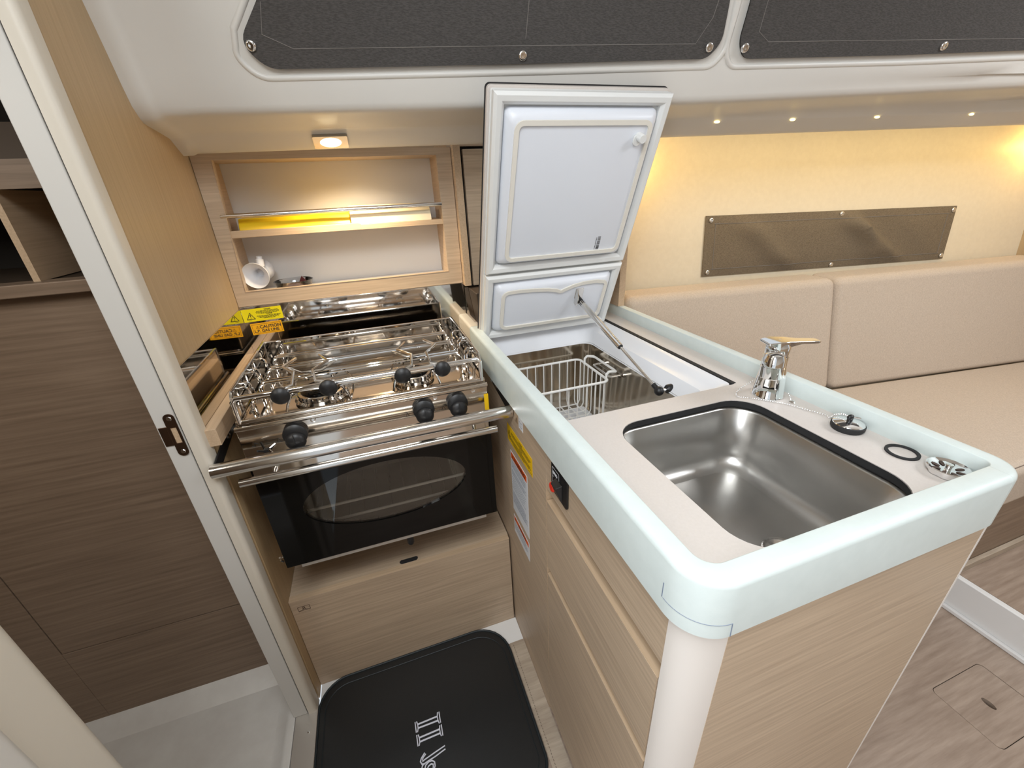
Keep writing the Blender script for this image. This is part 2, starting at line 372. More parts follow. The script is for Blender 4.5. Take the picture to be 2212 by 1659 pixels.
# cabin top, opposite side and aft bits: seen only in reflections, keep the daylight coming from the hatches
ct = MB().holed([(-.5, -1.75), (3.4, -1.75), (3.4, .9), (-.5, .9)], [rrect(-.45, .21, -.35, .31, .06), rrect(1.42, 2.08, -.58, .08, .06)], 1.94, 1.96)
struct(ct.build('ceiling', 'cream', smooth=False), 'cream cabin headlining with hatch openings')
struct(MB().box(-.42, 3.4, -1.72, -1.70, 0, 1.0).build('wall_right', 'oak_x', smooth=False), 'oak furniture on the far side of the cabin')
struct(MB().box(-.42, 3.4, -1.72, -1.70, 1.0, 1.94).build('wall_right_upper', 'cream', smooth=False), 'cream liner on the far side of the cabin')

# window frames and their canvas curtains on the coachroof side
dC = 1.07 + SL * .33 + .33 * 1.425
def coach(x, z, off=0.):
    n = Vector((.155, 1, .33)).normalized()
    return Vector((x, dC - .155 * x - .33 * z, z)) - n * off
def curve_pts(pts, n=5, r=.03):
    """round the corners of a polygon"""
    out = []; m = len(pts)
    for i in range(m):
        p = Vector(pts[i]); a = Vector(pts[i - 1]) - p; b_ = Vector(pts[(i + 1) % m]) - p
        q = min(r, a.length * .45, b_.length * .45); A = p + a.normalized() * q; B = p + b_.normalized() * q
        for k in range(n + 1):
            t = k / n; out.append(((1 - t) ** 2 * A + 2 * t * (1 - t) * p + t * t * B))
    return out
def curtain(idx, poly, label, snaps, stitch):
    pts = [(p.x, p.y) for p in curve_pts([Vector((a, b_, 0)) for a, b_ in poly], 5, .035)]
    big = [(p.x, p.y) for p in curve_pts([Vector((a, b_, 0)) for a, b_ in poly], 5, .05)]
    cx = sum(p[0] for p in pts) / len(pts); cz = sum(p[1] for p in pts) / len(pts)
    wn = MB().tube([coach(cx + (x - cx) * (1 + .020 / max(.05, abs(x - cx)) if abs(x - cx) > .05 else 1), cz + (z - cz) * (1 + .014 / max(.03, abs(z - cz)) if abs(z - cz) > .03 else 1), -.0045) for x, z in pts], .0062, 8, True)
    wo = struct(wn.build('window_%d' % idx, 'cream', angle=80), 'moulded cream surround of cabin window %s' % ('beside the galley' if idx == 1 else 'above the settee'))
    pn = MB(); vs = [coach(x, z, .002) for x, z in pts]; pn.add(vs, [tuple(range(len(vs)))]); pn.build('pane', 'gloss_black', wo, smooth=False)
    c0 = coach(cx, min(z for x, z in pts), .01)
    t = thing('window_curtain', label, 'curtain', c0, 'canvas window curtains')
    mb = MB(); n = len(pts)
    mb.add([coach(x, z, .004) for x, z in pts] + [coach(x, z, .0075) for x, z in pts], [tuple(range(n)), tuple(range(2 * n - 1, n - 1, -1))] + [(i, (i + 1) % n, n + (i + 1) % n, n + i) for i in range(n)])
    mb.build('cloth', 'curtain', t, smooth=False)
    for s_ in stitch:
        MB().tube([coach(x, z, .0076) for x, z in s_], .0006, 5).build('stitching', 'stitch', t)
    nn = -Vector((.155, 1, .33)).normalized()
    for x, z in snaps:
        MB().lathe([(.0088, 0), (.0088, .0015), (.0078, .0035), (.006, .0045), (.0035, .0042), (0, .0038)], coach(x, z, .0075), 14, nn).build('snap_fastener', 'chrome', t)
    return t
curtain(1, [(-.146, 1.525), (-.112, 1.489), (.35, 1.4935), (.735, 1.499), (.757, 1.525), (.745, 1.60), (.70, 1.72), (-.02, 1.70), (-.08, 1.60)],
        'charcoal canvas curtain covering the large window above the stove', [(-.128, 1.521), (.35, 1.506), (.732, 1.517)],
        [[(-.095, 1.575), (-.106, 1.535), (-.06, 1.5165), (.35, 1.52), (.70, 1.522), (.722, 1.56), (.728, 1.64)], [(.354, 1.53), (.36, 1.69)]])
curtain(2, [(.797, 1.524), (.818, 1.4985), (1.2, 1.503), (1.75, 1.515), (1.76, 1.72), (.78, 1.70), (.792, 1.60)],
        'charcoal canvas curtain on the forward window at upper right', [(.812, 1.516), (1.292, 1.518)], [[(.826, 1.60), (.832, 1.54), (.86, 1.525), (1.5, 1.53)]])

# ================================================================== SHELF UNIT OVER THE STOVE
t = thing('spice_shelf', 'oak framed open shelf unit with ivory back above the stove', 'shelf', (-.05, 1.28, 1.02))
MB().holed([(-.3545, 1.018), (.261, 1.018), (.261, 1.383), (-.3545, 1.383)], [[(-.327, 1.056), (.221, 1.056), (.221, 1.366), (-.312, 1.366)]], 1.28, 1.2985, 'xz').build('frame', 'oak_x', t, smooth=False)
ed = MB().tube([(-.327, 1.2795, 1.056), (.221, 1.2795, 1.056)], .0009, 5); ed.tube([(-.327, 1.2795, 1.056), (-.312, 1.2795, 1.366)], .0009, 5); ed.build('edge_banding', 'oak_edge_x', t)
MB().box(-.352, .255, 1.40, 1.415, 1.0, 1.40).build('back_panel', 'shelf_back', t)
MB().box(-.352, -.327, 1.2985, 1.40, 1.03, 1.39).build('side', 'oak_edge', t)
MB().box(.221, .255, 1.2985, 1.40, 1.03, 1.39).build('side', 'oak_edge', t)
MB().box(-.327, .221, 1.2985, 1.40, 1.366, 1.39).build('top', 'oak_x', t)
MB().box(-.327, .221, 1.2985, 1.40, 1.028, 1.044).build('bottom', 'shelf_back', t)
MB().box(-.327, .221, 1.284, 1.40, 1.190, 1.203).build('shelf_board', 'oak_edge_x', t, bevel=.001)
MB().prism([(-.325, 1.190), (-.005, 1.190), (-.006, 1.206), (-.012, 1.208), (-.325, 1.208)], 1.2835, 1.291, 'xz').build('shelf_lip', 'oak_edge_x', t, bevel=.0015)
MB().tube([(-.33, 1.283, 1.243), (.222, 1.283, 1.243)], .0055, 10).build('fiddle_rail', 'rail_steel', t)
# things on the shelf
yp = MB().loft([[(x, 1.296, 1.2035), (x, 1.300, 1.2165 + .002 * math.sin(x * 40)), (x, 1.315, 1.2345), (x, 1.375, 1.236), (x, 1.385, 1.2035)] for x in (-.302, -.29, -.27, -.2, -.12, -.05, -.03)], closed=True, cap0=True, cap1=True)
tag(yp.build('plastic_tray', 'yellow_plastic', bevel=.002), 'bright yellow plastic tray lying on the upper shelf', 'tray')
pp = MB(); pr = []
for i in range(9):
    a_ = math.pi * i / 8; pr.append((1.325 - .034 * math.cos(a_) if i else 1.29, 1.2035 + .037 * math.sin(a_)))
pp.loft([[(x, y_, z_) for y_, z_ in pr] for x in (-.028, .02, .1, .19)], closed=True, cap0=True, cap1=True)
pp.add([(-.03, 1.30, 1.250), (.19, 1.30, 1.246), (.19, 1.38, 1.246), (-.02, 1.38, 1.252), (-.03, 1.30, 1.251), (.19, 1.30, 1.247), (.19, 1.38, 1.247), (-.02, 1.38, 1.253)], [(0, 1, 2, 3), (7, 6, 5, 4), (0, 4, 5, 1), (1, 5, 6, 2), (2, 6, 7, 3), (3, 7, 4, 0)])
tag(pp.build('paper_roll', 'paper'), 'cream roll of paper lying beside the yellow tray on the shelf', 'paper roll')
# horn shaped white lamp / funnel
f_ = thing('white_funnel', 'white plastic funnel with side spout lying in the lower shelf corner', 'funnel', (-.295, 1.33, 1.044))
ax = Vector((-.18, -1, -.10)).normalized(); c0 = Vector((-.298, 1.30, 1.092))
horn = [(.034, 0), (.0345, .0015), (.033, .003), (.030, .006), (.022, .013), (.015, .022), (.0115, .032), (.0105, .045), (.0145, .046), (.016, .035), (.020, .024), (.027, .014), (.0335, .006), (.034, 0)]
MB().lathe([(r, -h) for r, h in horn], c0, 28, ax, False).build('bell', 'white_plastic', f_)
MB().lathe([(.012, -.045), (.022, -.044), (.027, -.055), (.027, -.068), (.02, -.076), (.001, -.078)], c0, 24, ax).build('collar', 'white_plastic', f_)
MB().lathe([(.010, 0), (.010, .018), (.0075, .019), (.0075, .026), (.001, .027)], c0 - ax * .03 + Vector((.008, 0, .018)), 16, (.1, 0, 1)).build('spout', 'white_plastic', f_)
d_ = thing('clear_dish', 'shallow clear plastic dish with dark red contents on the lower shelf', 'dish', (-.215, 1.335, 1.044))
MB().lathe([(.040, 0), (.046, .004), (.050, .020), (.052, .022), (.050, .0225), (.0475, .020), (.044, .006), (.038, .0025), (.001, .002)], (-.215, 1.337, 1.0445), 32).build('bowl', 'clear', d_)
MB().lathe([(.042, .003), (.043, .008), (.036, .010), (.001, .010)], (-.212, 1.337, 1.0445), 24).build('contents', 'dark_food', d_)
MB().prism([(-.205, 1.054), (-.18, 1.055), (-.193, 1.074)], 1.345, 1.352, 'xz').build('contents_fold', 'dark_food', d_)

# recessed lamp in the soffit above the shelf
ux = Vector((1, SL, 0)).normalized(); vz = (Vector(lin(0, 1.205, 1.4035)) - Vector(lin(0, 1.243, 1.383))).normalized(); nn = ux.cross(vz)
if nn.z > 0: nn = -nn
lc = Vector(lin(-.036, 1.224, 1.3932)) + nn * .0005
lp = thing('soffit_spotlight', 'square chrome spotlight glowing warm in the soffit above the shelf', 'lamp', lc)
T = TM(lc, ux, vz, nn)
MB(T).holed(rrect(-.038, .038, -.021, .021, .003), [[(.0235 * math.cos(a_), .0165 * math.sin(a_)) for a_ in [2 * math.pi * i / 28 for i in range(28)]]], 0, .006).build('bezel', 'bezel', lp, bevel=.001)
MB(T).add([(.0235 * math.cos(2 * math.pi * i / 28), .0165 * math.sin(2 * math.pi * i / 28), .004) for i in range(28)], [tuple(range(28))]).build('bulb', 'glow', lp, smooth=False)
sl_ = bpy.data.lights.new('spotlight_beam', 'SPOT'); sl_.energy = 11; sl_.spot_size = R_(125); sl_.spot_blend = .9; sl_.shadow_soft_size = .018; sl_.color = (1, .79, .52)
so = bpy.data.objects.new('spotlight_beam', sl_); COL.objects.link(so); so.parent = lp; so.location = nn * .022
so.rotation_euler = Vector((0.05, .22, -1)).to_track_quat('-Z', 'Y').to_euler()

# LED strip behind the soffit lip and the two reading spots
ls = thing('led_strip', 'warm LED strip hidden behind the soffit lip above the settee', 'strip light', lin(1.6, 1.29, 1.40))
MB().hexa([lin(.80, 1.280, 1.408), lin(2.5, 1.280, 1.408), lin(2.5, 1.300, 1.408), lin(.80, 1.300, 1.408), lin(.80, 1.280, 1.418), lin(2.5, 1.280, 1.418), lin(2.5, 1.300, 1.418), lin(.80, 1.300, 1.418)]).build('channel', 'alu', ls)
for i in range(6):
    x = .95 + .28 * i
    a1 = area('strip_light_glow', Vector(lin(x, 1.29, 1.405)), (x, hully(x, 1.2), 1.2), .26, .02, .42, (1, .72, .30))
for x, e, lab in ((.84, 1.1, 'small chrome reading spot behind the icebox lid'), (2.44, .7, 'small chrome reading spot near the forward bulkhead')):
    c0 = Vector((x, hully(x, 1.36) - .06, 1.352))
    rsp = thing('reading_spot', lab, 'lamp', c0, 'saloon reading spots')
    MB().lathe([(.018, .022), (.018, .012), (.014, .010), (.014, .011)], c0, 18).build('housing', 'chrome', rsp)
    MB().lathe([(.014, .011), (.001, .011)], c0, 18).build('lens', 'led', rsp)
    pl = bpy.data.lights.new('reading_spot_glow', 'POINT'); pl.energy = e; pl.color = (1, .66, .20); pl.shadow_soft_size = .012
    po = bpy.data.objects.new('reading_spot_glow', pl); COL.objects.link(po); po.parent = rsp; po.location = (0, 0, -.012)
for px, (xx, wh_) in enumerate(((.905, 'nearest the icebox lid'), (1.12, 'second from the icebox lid'), (1.375, 'third from the icebox lid, above the hull curtain'), (1.68, 'fourth from the icebox lid'), (2.0, 'at the far right'))):
    c0 = Vector(lin(xx, 1.2035, 1.4045))
    tag(MB().sphere(c0 + Vector((0, -.001, -.001)), .0055, 6, (1.6, .8, .6)).build('led_dot', 'led'), 'tiny glowing LED in the deck soffit, ' + wh_, 'LED', 'LEDs along the soffit lip')

# ================================================================== LOCKER RIGHT OF THE SHELF
t = thing('wall_locker', 'tall oak wall locker with dark shadow gap between shelf and icebox lid', 'locker', (.45, 1.33, 1.01))
MB().box(.2625, .2815, 1.25, 1.42, 1.012, 1.425).build('side_panel', 'oak_edge', t, smooth=False)
MB().box(.283, .70, 1.262, 1.28, 1.383, 1.425).build('top_rail', 'oak_x', t, smooth=False)
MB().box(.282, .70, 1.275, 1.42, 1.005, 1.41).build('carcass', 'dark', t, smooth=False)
MB().box(.290, .70, 1.258, 1.275, 1.010, 1.376).build('door', 'oak_x', t, bevel=.001)
t = thing('end_board', 'upright oak board with pale front edge standing on the worktop rim', 'board', (.726, 1.2, .922))
MB().box(.7155, .7365, 1.1185, 1.42, .9225, 1.41).build('board', 'oak_y', t, smooth=False)
MB().box(.7155, .7365, 1.117, 1.1185, .9225, 1.41).build('edge_banding', 'oak_edge', t, smooth=False)
tag(MB().hexa([(.290, 1.19, .892), (.42, 1.19, .892), (.42, 1.268, .892), (.290, 1.268, .892), (.274, 1.17, 1.004), (.42, 1.17, 1.004), (.42, 1.268, 1.004), (.274, 1.268, 1.004)]).build('dark_casing', 'dark_brown', bevel=.003), 'dark brown boxed duct under the wall locker', 'casing')  # dark brown box under the locker, narrowing downwards

# ================================================================== STOVE NICHE LININGS
tag(MB().box(.2635, .712, 1.27, 1.2735, .892, 1.0045).build('locker_splashback', 'mirror_steel', bevel=.0005), 'polished steel panel behind the worktop under the wall locker', 'splashback')
tag(MB().box(-.3535, .2615, 1.276, 1.2795, .80, 1.0175).build('rear_splashback', 'mirror_steel', bevel=.0005), 'polished steel splashback under the shelf behind the stove', 'splashback')
tag(MB().box(-.3552, -.3525, .838, 1.2755, .86, 1.0135).build('side_splashback', 'mirror_steel', bevel=.0005), 'polished steel splashback on the oak bulkhead left of the stove', 'splashback')
tag(MB().box(.2445, .2472, .818, 1.2755, .842, .893).build('narrow_splashback', 'mirror_steel', bevel=.0005), 'narrow polished steel strip below the worktop rim right of the stove', 'splashback')
le = tag(MB().box(-.3523, -.330, .822, 1.2755, .852, .888).build('niche_batten', 'oak_edge', bevel=.001), 'pale oak batten along the bulkhead beside the stove', 'batten')
nl = struct(MB().box(-.3545, -.348, .842, 1.276, 0, .852).build('wall_niche_side', 'oak_z', smooth=False), 'oak lining of the stove niche on the left')
struct(MB().box(-.348, .2475, 1.27, 1.30, 0, .80).build('wall_niche_back', 'dark_brown', smooth=False), 'dark back of the stove niche')
# stickers on the splashback
def sheet(name, label, T, w_, h_, mat, cat='label', th=.0006):
    t_ = thing(name, label, cat, T @ Vector((w_ / 2, 0, 0)))
    MB(T).box(0, w_, 0, h_, .0001, th).build('sheet', mat, t_, smooth=False)
    return t_
def tri(T, u, v, s, mat, parent, name='warning_triangle', lw=.10, h=.0008):
    mb = MB(T); A = [(u, v), (u + s, v), (u + s / 2, v + s * .9)]
    cx, cy = u + s / 2, v + s * .32
    I = [(cx + (x - cx) * (1 - lw * 2.4), cy + (y_ - cy) * (1 - lw * 2.4)) for x, y_ in A]
    mb.add([(x, y_, h) for x, y_ in A + I], [(0, 1, 4, 3), (1, 2, 5, 4), (2, 0, 3, 5)])
    mb.add([(cx - s * .035, v + s * .30, h), (cx + s * .035, v + s * .30, h), (cx + s * .055, v + s * .62, h), (cx - s * .055, v + s * .62, h)], [(0, 1, 2, 3)])
    mb.add([(cx - s * .04, v + s * .17, h), (cx + s * .04, v + s * .17, h), (cx + s * .04, v + s * .245, h), (cx - s * .04, v + s * .245, h)], [(0, 1, 2, 3)])
    return mb.build(name, mat, parent, smooth=False, fix=False)
c_, s_ = math.cos(R_(1)), math.sin(R_(1))
T = TM((-.3515, 1.2758, .9755), (c_, 0, s_), (-s_, 0, c_), (0, -1, 0))
k = sheet('danger_label', 'yellow danger label with warning triangle on the rear splashback', T, .098, .0345, 'yellow')
tri(T, .008, .006, .022, 'print_black', k)
text('lettering', 'DANGER', .0040, T, .064, .0292, 'print_black', k, .03, .0008, 'CENTER'); text('lettering', 'DANGER', .0036, T, .066, .0165, 'print_black', k, .03, .0008, 'CENTER')
bars('small_print', T, [(.036, .090, .0262, .0013), (.034, .092, .0236, .0013), (.035, .091, .0210, .0013), (.045, .085, .0190, .0010), (.034, .094, .0130, .0013), (.037, .091, .0106, .0013), (.040, .088, .0082, .0013), (.05, .08, .0058, .0013)], 'print_black', k, .0008)
bars('small_print', T, [(.012, .019, .0028, .0009)], 'print_black', k, .0008)
T = TM((-.340, 1.2757, .9385), (c_, 0, s_), (-s_, 0, c_), (0, -1, 0))
k = sheet('gas_caution_label', 'amber gas line caution label below the danger label', T, .078, .0315, 'orange_yellow', th=.0008)
fr = MB(T); fr.holed([(.003, .0028), (.075, .0028), (.075, .0287), (.003, .0287)], [[(.0037, .0035), (.0743, .0035), (.0743, .028), (.0037, .028)]], .0009, .0010); fr.build('border', 'print_brown', k, smooth=False)
tri(T, .0115, .0165, .0095, 'print_brown', k, h=.0011)
text('lettering', 'CAUTION', .0118, T, .0215, .0165, 'print_dark', k, .028, .0011)
text('lettering', 'L.P. GAS LINE', .0106, T, .0058, .0062, 'print_dark', k, .028, .0011)

# grab rail across the stove front
t = thing('grab_rail', 'polished steel grab rail across the front of the stove', 'rail', (-.053, .80, .80))
MB().tube([(-.352, .797, .813), (.2465, .797, .813)], .0142, 18).build('bar', 'rail_steel', t)
for x0, x1 in ((-.3478, -.3445), (.2435, .2465)):
    MB().prism([(.795, .803), (.815, .803), (.955, .825), (.955, .851), (.795, .824)], x0, x1, 'yz').build('bracket', 'black', t, bevel=.001)
    MB().lathe([(.006, 0), (.006, .002), (.003, .0035), (.0005, .0036)], (x1 if x0 < 0 else x0, .90, .831), 12, (1 if x0 < 0 else -1, 0, 0)).build('bolt', 'chrome', t)

# ================================================================== STOVE
XC = -.0515
t = thing('gas_stove', 'polished steel two burner gimballed gas stove with black oven door', 'stove', (XC, 1.0, .485))
hw = .257
MB().box(XC - hw, XC + hw, .862, 1.20, .495, .866).build('body', 'mirror_steel', t, bevel=.002)
# control panel with turned front lip
MB().box(XC - hw, XC + hw, .843, .862, .787, .866).build('control_panel', 'hob_steel', t, bevel=.0015)
lip = MB().tube([(XC - hw, .843, .868), (XC + hw, .843, .868)], .0055, 12); lip.tube([(XC - hw + .004, .850, .8785), (XC + hw - .004, .850, .8785)], .0055, 12)
lip.build('front_lip', 'hob_steel', t)
MB().box(XC - hw + .004, XC + hw - .004, .848, 1.195, .866, .8745).build('hob_top', 'hob_steel', t, bevel=.003)
# side and rear guard plates
for sx in (-1, 1):
    x0 = XC + sx * .2465
    gp = MB().prism([(.846, .876), (1.178, .876), (1.178, .942), (.858, .942), (.850, .938), (.846, .930)], x0 - .0007, x0 + .0007, 'yz').build('side_guard', 'mirror_steel', t)
    MB().tube([(x0, .848, .878), (x0, .848, .932), (x0, .858, .942), (x0, 1.178, .942), (x0, 1.178, .878)], .0022, 8).build('edge_wire', 'chrome', gp)
rg_ = MB().box(XC - .246, XC + .246, 1.1775, 1.179, .876, .941).build('rear_guard', 'mirror_steel', t)
MB().tube([(XC - .246, 1.178, .941), (XC + .246, 1.178, .941)], .0022, 8).build('edge_wire', 'chrome', rg_)
# pan grid of long rods turned down at each end
for y_ in (.872, .888, .950, .966, 1.035, 1.052, 1.12, 1.136):
    g = MB().tube([(XC - .222, y_, .876), (XC - .222, y_, .905), (XC - .218, y_, .912), (XC - .21, y_, .915), (XC + .21, y_, .915), (XC + .218, y_, .912), (XC + .222, y_, .905), (XC + .222, y_, .876)], .0026, 8)
    g.build('grid_rod', 'chrome', t)
for sx in (-1, 1):
    MB().tube([(XC + sx * .226, .858, .892), (XC + sx * .226, 1.165, .892)], .0028, 8).build('grid_rod', 'chrome', t)
    for y_ in (.905, .93, .99, 1.01, 1.08):
        MB().tube([(XC + sx * .246, y_, .93), (XC + sx * .236, y_, .932), (XC + sx * .230, y_, .926), (XC + sx * .226, y_, .892)], .0020, 7).build('comb_wire', 'chrome', t)
# front fiddle rail
MB().tube([(XC - .246, .848, .878), (XC - .246, .848, .925), (XC - .240, .847, .932), (XC + .240, .847, .932), (XC + .246, .848, .925), (XC + .246, .848, .878)], .0045, 10).build('fiddle_rail', 'chrome', t)
# burners
def burner(cx, cy, r):
    b_ = MB().lathe([(r * 1.02, .8745), (r * 1.08, .879), (r, .884), (r * .92, .8845)], (cx, cy, 0), 32).build('burner_base', 'hob_steel', t)
    MB().lathe([(r * .90, .884), (r * .92, .893), (r * .86, .8945)], (cx, cy, 0), 32).build('burner_ring', 'rail_steel', b_)
    MB().lathe([(r * .80, .8945), (r * .80, .898), (r * .70, .9005), (0, .902)], (cx, cy, 0), 32).build('burner_cap', 'gloss_black', b_)
    po = MB().loft([[(cx + r * .905 * math.cos(a_), cy + r * .905 * math.sin(a_), z_) for a_ in [2 * math.pi * i / 36 for i in range(36)]] for z_ in (.8860, .8862)])
    sl2 = MB()
    for i in range(26):
        a_ = 2 * math.pi * i / 26; dx, dy = math.cos(a_), math.sin(a_)
        sl2.box(cx + dx * r * .915 - .0012, cx + dx * r * .915 + .0012, cy + dy * r * .915 - .0012, cy + dy * r * .915 + .0012, .886, .8915)
    sl2.build('burner_slots', 'print_black', b_, smooth=False)
    for i in range(4):
        a_ = math.pi / 4 + math.pi / 2 * i; dx, dy = math.cos(a_), math.sin(a_)
        MB().tube([(cx + dx * r * 1.75, cy + dy * r * 1.75, .877), (cx + dx * r * 1.6, cy + dy * r * 1.6, .895), (cx + dx * r * 1.35, cy + dy * r * 1.35, .9115), (cx + dx * r * .65, cy + dy * r * .65, .9115)], .0026, 8).build('pan_support', 'chrome', t)
burner(-.15, .918, .052)
burner(.052, .925, .042)
# pot clamps with black knobs
def clamp(xk, pts):
    ca = MB().tube(pts, .0028, 8).build('pot_clamp', 'rail_steel', t)
    MB().lathe([(.004, -.004), (.0155, -.003), (.0175, .004), (.0175, .008), (.013, .013), (.006, .0155), (0, .016)], (xk, .8415, .927), 18, (0, -1, -.05)).build('clamp_knob', 'black', ca)
    MB().box(xk - .007, xk + .007, .843, .853, .924, .940).build('clamp_block', 'rail_steel', ca, bevel=.001)
for xk, m in ((-.211, 1), (-.123, -1), (.024, 1), (.108, -1)):
    xb = xk + m * .022
    clamp(xk, [(xk, .848, .936), (xb, .852, .940), (xb + m * .004, .872, .957), (xb - m * .022, .917, .957), (xb - m * .002, .963, .957)])
for xm in (-.160, .062):
    MB().tube([(xm - .05, .945, .945), (xm - .02, .925, .935), (xm + .02, .925, .935), (xm + .05, .945, .945)], .0026, 8).build('pot_clamp_bridge', 'rail_steel', t)
# control knobs
for kx in (-.206, .056, .132):
    kb = MB().lathe([(.0235, 0), (.0235, .010), (.019, .014), (.010, .016), (0, .016)], (kx, .8425, .838), 24, (0, -1, 0)).build('control_knob', 'black', t)
    gr = MB(); gr.sphere((kx, .8265, .828), .021, 10, (.95, .62, .95)); gr.build('grip', 'black', kb)
    MB().box(kx - .0006, kx + .0006, .8120, .8145, .826, .848).build('pointer', 'rubber', kb)
sw = MB().box(-.272, -.262, .838, .843, .808, .814).build('ignition_switch', 'black', t); MB().tube([(-.272, .838, .812), (-.278, .826, .822)], .0022, 8).build('toggle', 'black', sw)
MB().tube([(-.262, .840, .811), (-.254, .826, .8115)], .003, 8).build('flame_safety_pin', 'chrome', t)
for p in [[(-.290, .8426, .826), (-.284, .8426, .824), (-.284, .8426, .832), (-.278, .8426, .830)], [(-.243, .8426, .824), (-.240, .8426, .834), (-.236, .8426, .824), (-.243, .8426, .824)], [(.016, .8426, .826), (.019, .8426, .836), (.023, .8426, .826)], [(.097, .8426, .826), (.100, .8426, .836), (.104, .8426, .826)]]:
    MB().tube(p, .0006, 5).build('panel_symbol', 'print_black', t)
for kx in (-.168, .085, .172): MB().lathe([(.0052, 0), (.0052, .0012), (.003, .0014), (.003, .0002)], (kx, .8424, .8595), 14, (0, -1, 0)).build('panel_rivet', 'rail_steel', t)
sk = MB().box(.196, .2062, .8425, .8426, .80, .845).build('edge_sticker', 'amber', t, smooth=False)
MB().box(XC - hw, XC + hw, .8445, .862, .778, .7855).build('panel_foot_strip', 'rail_steel', t, bevel=.001)
# oven door: black glass with oval window over the dark cavity
ex, ez, ea, eb = -.052, .642, .186, .082
def oval(k_=1., n=48): return [(ex + ea * k_ * math.cos(2 * math.pi * i / n), ez + eb * k_ * math.sin(2 * math.pi * i / n)) for i in range(n)]
dr = MB().holed([(XC - hw, .492), (XC + hw, .492), (XC + hw, .776), (XC - hw, .776)], [oval()], .842, .858, 'xz').build('oven_door', 'gloss_black', t, smooth=False)
MB().box(XC - hw + .004, XC + hw - .004, .8412, .8420, .745, .776).build('steel_band', 'mirror_steel', dr)
gp = MB(); pts = oval(1.01); gp.add([(x, .8445, z_) for x, z_ in pts] + [(x, .8470, z_) for x, z_ in pts], [tuple(range(48)), tuple(range(95, 47, -1))]); gp.build('oval_glass', 'glass', dr, smooth=False)
MB().box(XC - hw + .03, XC + hw - .03, .8435, .850, .482, .492).build('bottom_strip', 'alu', dr)
MB().tube([(-.322, .812, .7655), (.213, .812, .7655)], .0088, 14).build('door_handle', 'rail_steel', dr)
for hx in (-.255, .165): MB().tube([(hx, .843, .775), (hx - .003, .826, .771), (hx - .004, .812, .7655)], .0045, 10).build('handle_post', 'rail_steel', dr)
cv = MB(); x0, x1, z0, z1, y1 = XC - .235, XC + .235, .53, .76, 1.12
cv.add([(x0, .860, z0), (x1, .860, z0), (x1, .860, z1), (x0, .860, z1), (x0, y1, z0), (x1, y1, z0), (x1, y1, z1), (x0, y1, z1)], [(0, 1, 5, 4), (3, 7, 6, 2), (0, 4, 7, 3), (1, 2, 6, 5), (4, 5, 6, 7)])
# the steel body is replaced by a shell so that the cavity shows through the oval glass
bo = [o for o in t.children if o.name.startswith('body')][0]
bpy.data.objects.remove(bo)
sh = MB(); X0, X1, Z0, Z1, Y0, Y1 = XC - hw, XC + hw, .495, .866, .862, 1.20
sh.add([(X0, Y0, Z0), (X1, Y0, Z0), (X1, Y0, Z1), (X0, Y0, Z1), (X0, Y1, Z0), (X1, Y1, Z0), (X1, Y1, Z1), (X0, Y1, Z1), (x0, Y0, z0), (x1, Y0, z0), (x1, Y0, z1), (x0, Y0, z1)],
       [(0, 1, 5, 4), (3, 7, 6, 2), (0, 4, 7, 3), (1, 2, 6, 5), (4, 5, 6, 7), (0, 1, 9, 8), (1, 2, 10, 9), (2, 3, 11, 10), (3, 0, 8, 11)])
sh.build('body', 'mirror_steel', t, smooth=False)
co = cv.build('oven_cavity', 'cavity', t, smooth=False)
for zr, yr in ((.606, .885), (.566, .880)):
    rk = MB().tube([(x0 + .004, yr, zr), (x1 - .004, yr, zr)], .0036, 8).build('oven_rack', 'wire_white', t)
    cw = MB()
    for i in range(13): cw.tube([(x0 + .03 + i * .034, yr, zr + .001), (x0 + .03 + i * .034, 1.10, zr + .001)], .0013, 6)
    cw.tube([(x0 + .004, 1.10, zr), (x1 - .004, 1.10, zr)], .0025, 6)
    cw.build('rack_wires', 'chrome', rk)
pg = MB().lathe([(.007, 0), (.0085, .012), (.0085, .036), (.006, .041), (0, .042)], (-.026, .858, .494), 14, (0, -.15, -1)).build('gimbal_lock', 'black', t)
for sx in (-1, 1):
    MB().lathe([(.013, 0), (.013, .010), (.007, .012), (.007, .034)], (XC + sx * hw, 1.0, .80), 16, (sx, 0, 0)).build('gimbal_pin', 'rail_steel', t)
MB().tube([(-.312, .862, .515), (-.322, .862, .512), (-.326, .866, .50), (-.322, .87, .49)], .0035, 8).build('latch_hook', 'chrome', t)

# locker under the stove
t = thing('stove_locker', 'oak locker with drop front under the oven', 'locker', (-.053, 1.05, .0))
MB().box(-.3475, .2455, .895, 1.26, .324, .3455).build('top_board', 'oak_x', t, smooth=False)
ff = MB().box(-.3475, .2435, .876, .894, .0, .3475).build('front_panel', 'oak_x', t, bevel=.0012)
ff['label'] = 'oak front panel with small engraved symbol'
MB().box(-.3475, .2435, .8762, .8942, .3475, .3480).build('edge_banding', 'oak_edge_x', ff, smooth=False)
tm = MB(TM((-.332, .8757, .305), (1, 0, 0), (0, 0, 1), (0, -1, 0)))
def qd(mb, a_, b_, wd=.0010):
    a_, b_ = Vector((*a_, 0)), Vector((*b_, 0)); d = (b_ - a_).normalized(); p = Vector((-d.y, d.x, 0)) * wd / 2
    mb.add([a_ - p, b_ - p, b_ + p, a_ + p], [(0, 1, 2, 3)])
for a_, b_ in (((0, .004), (0, .018)), ((0, .018), (.028, .018)), ((.028, .018), (.028, .004)), ((0, .004), (.014, .007)), ((.014, .007), (.028, .004)), ((0, .002), (.014, .0045)), ((.014, .0045), (.028, .002)), ((.010, .007), (.014, .013)), ((.014, .013), (.018, .007))): qd(tm, a_, b_, .0011)
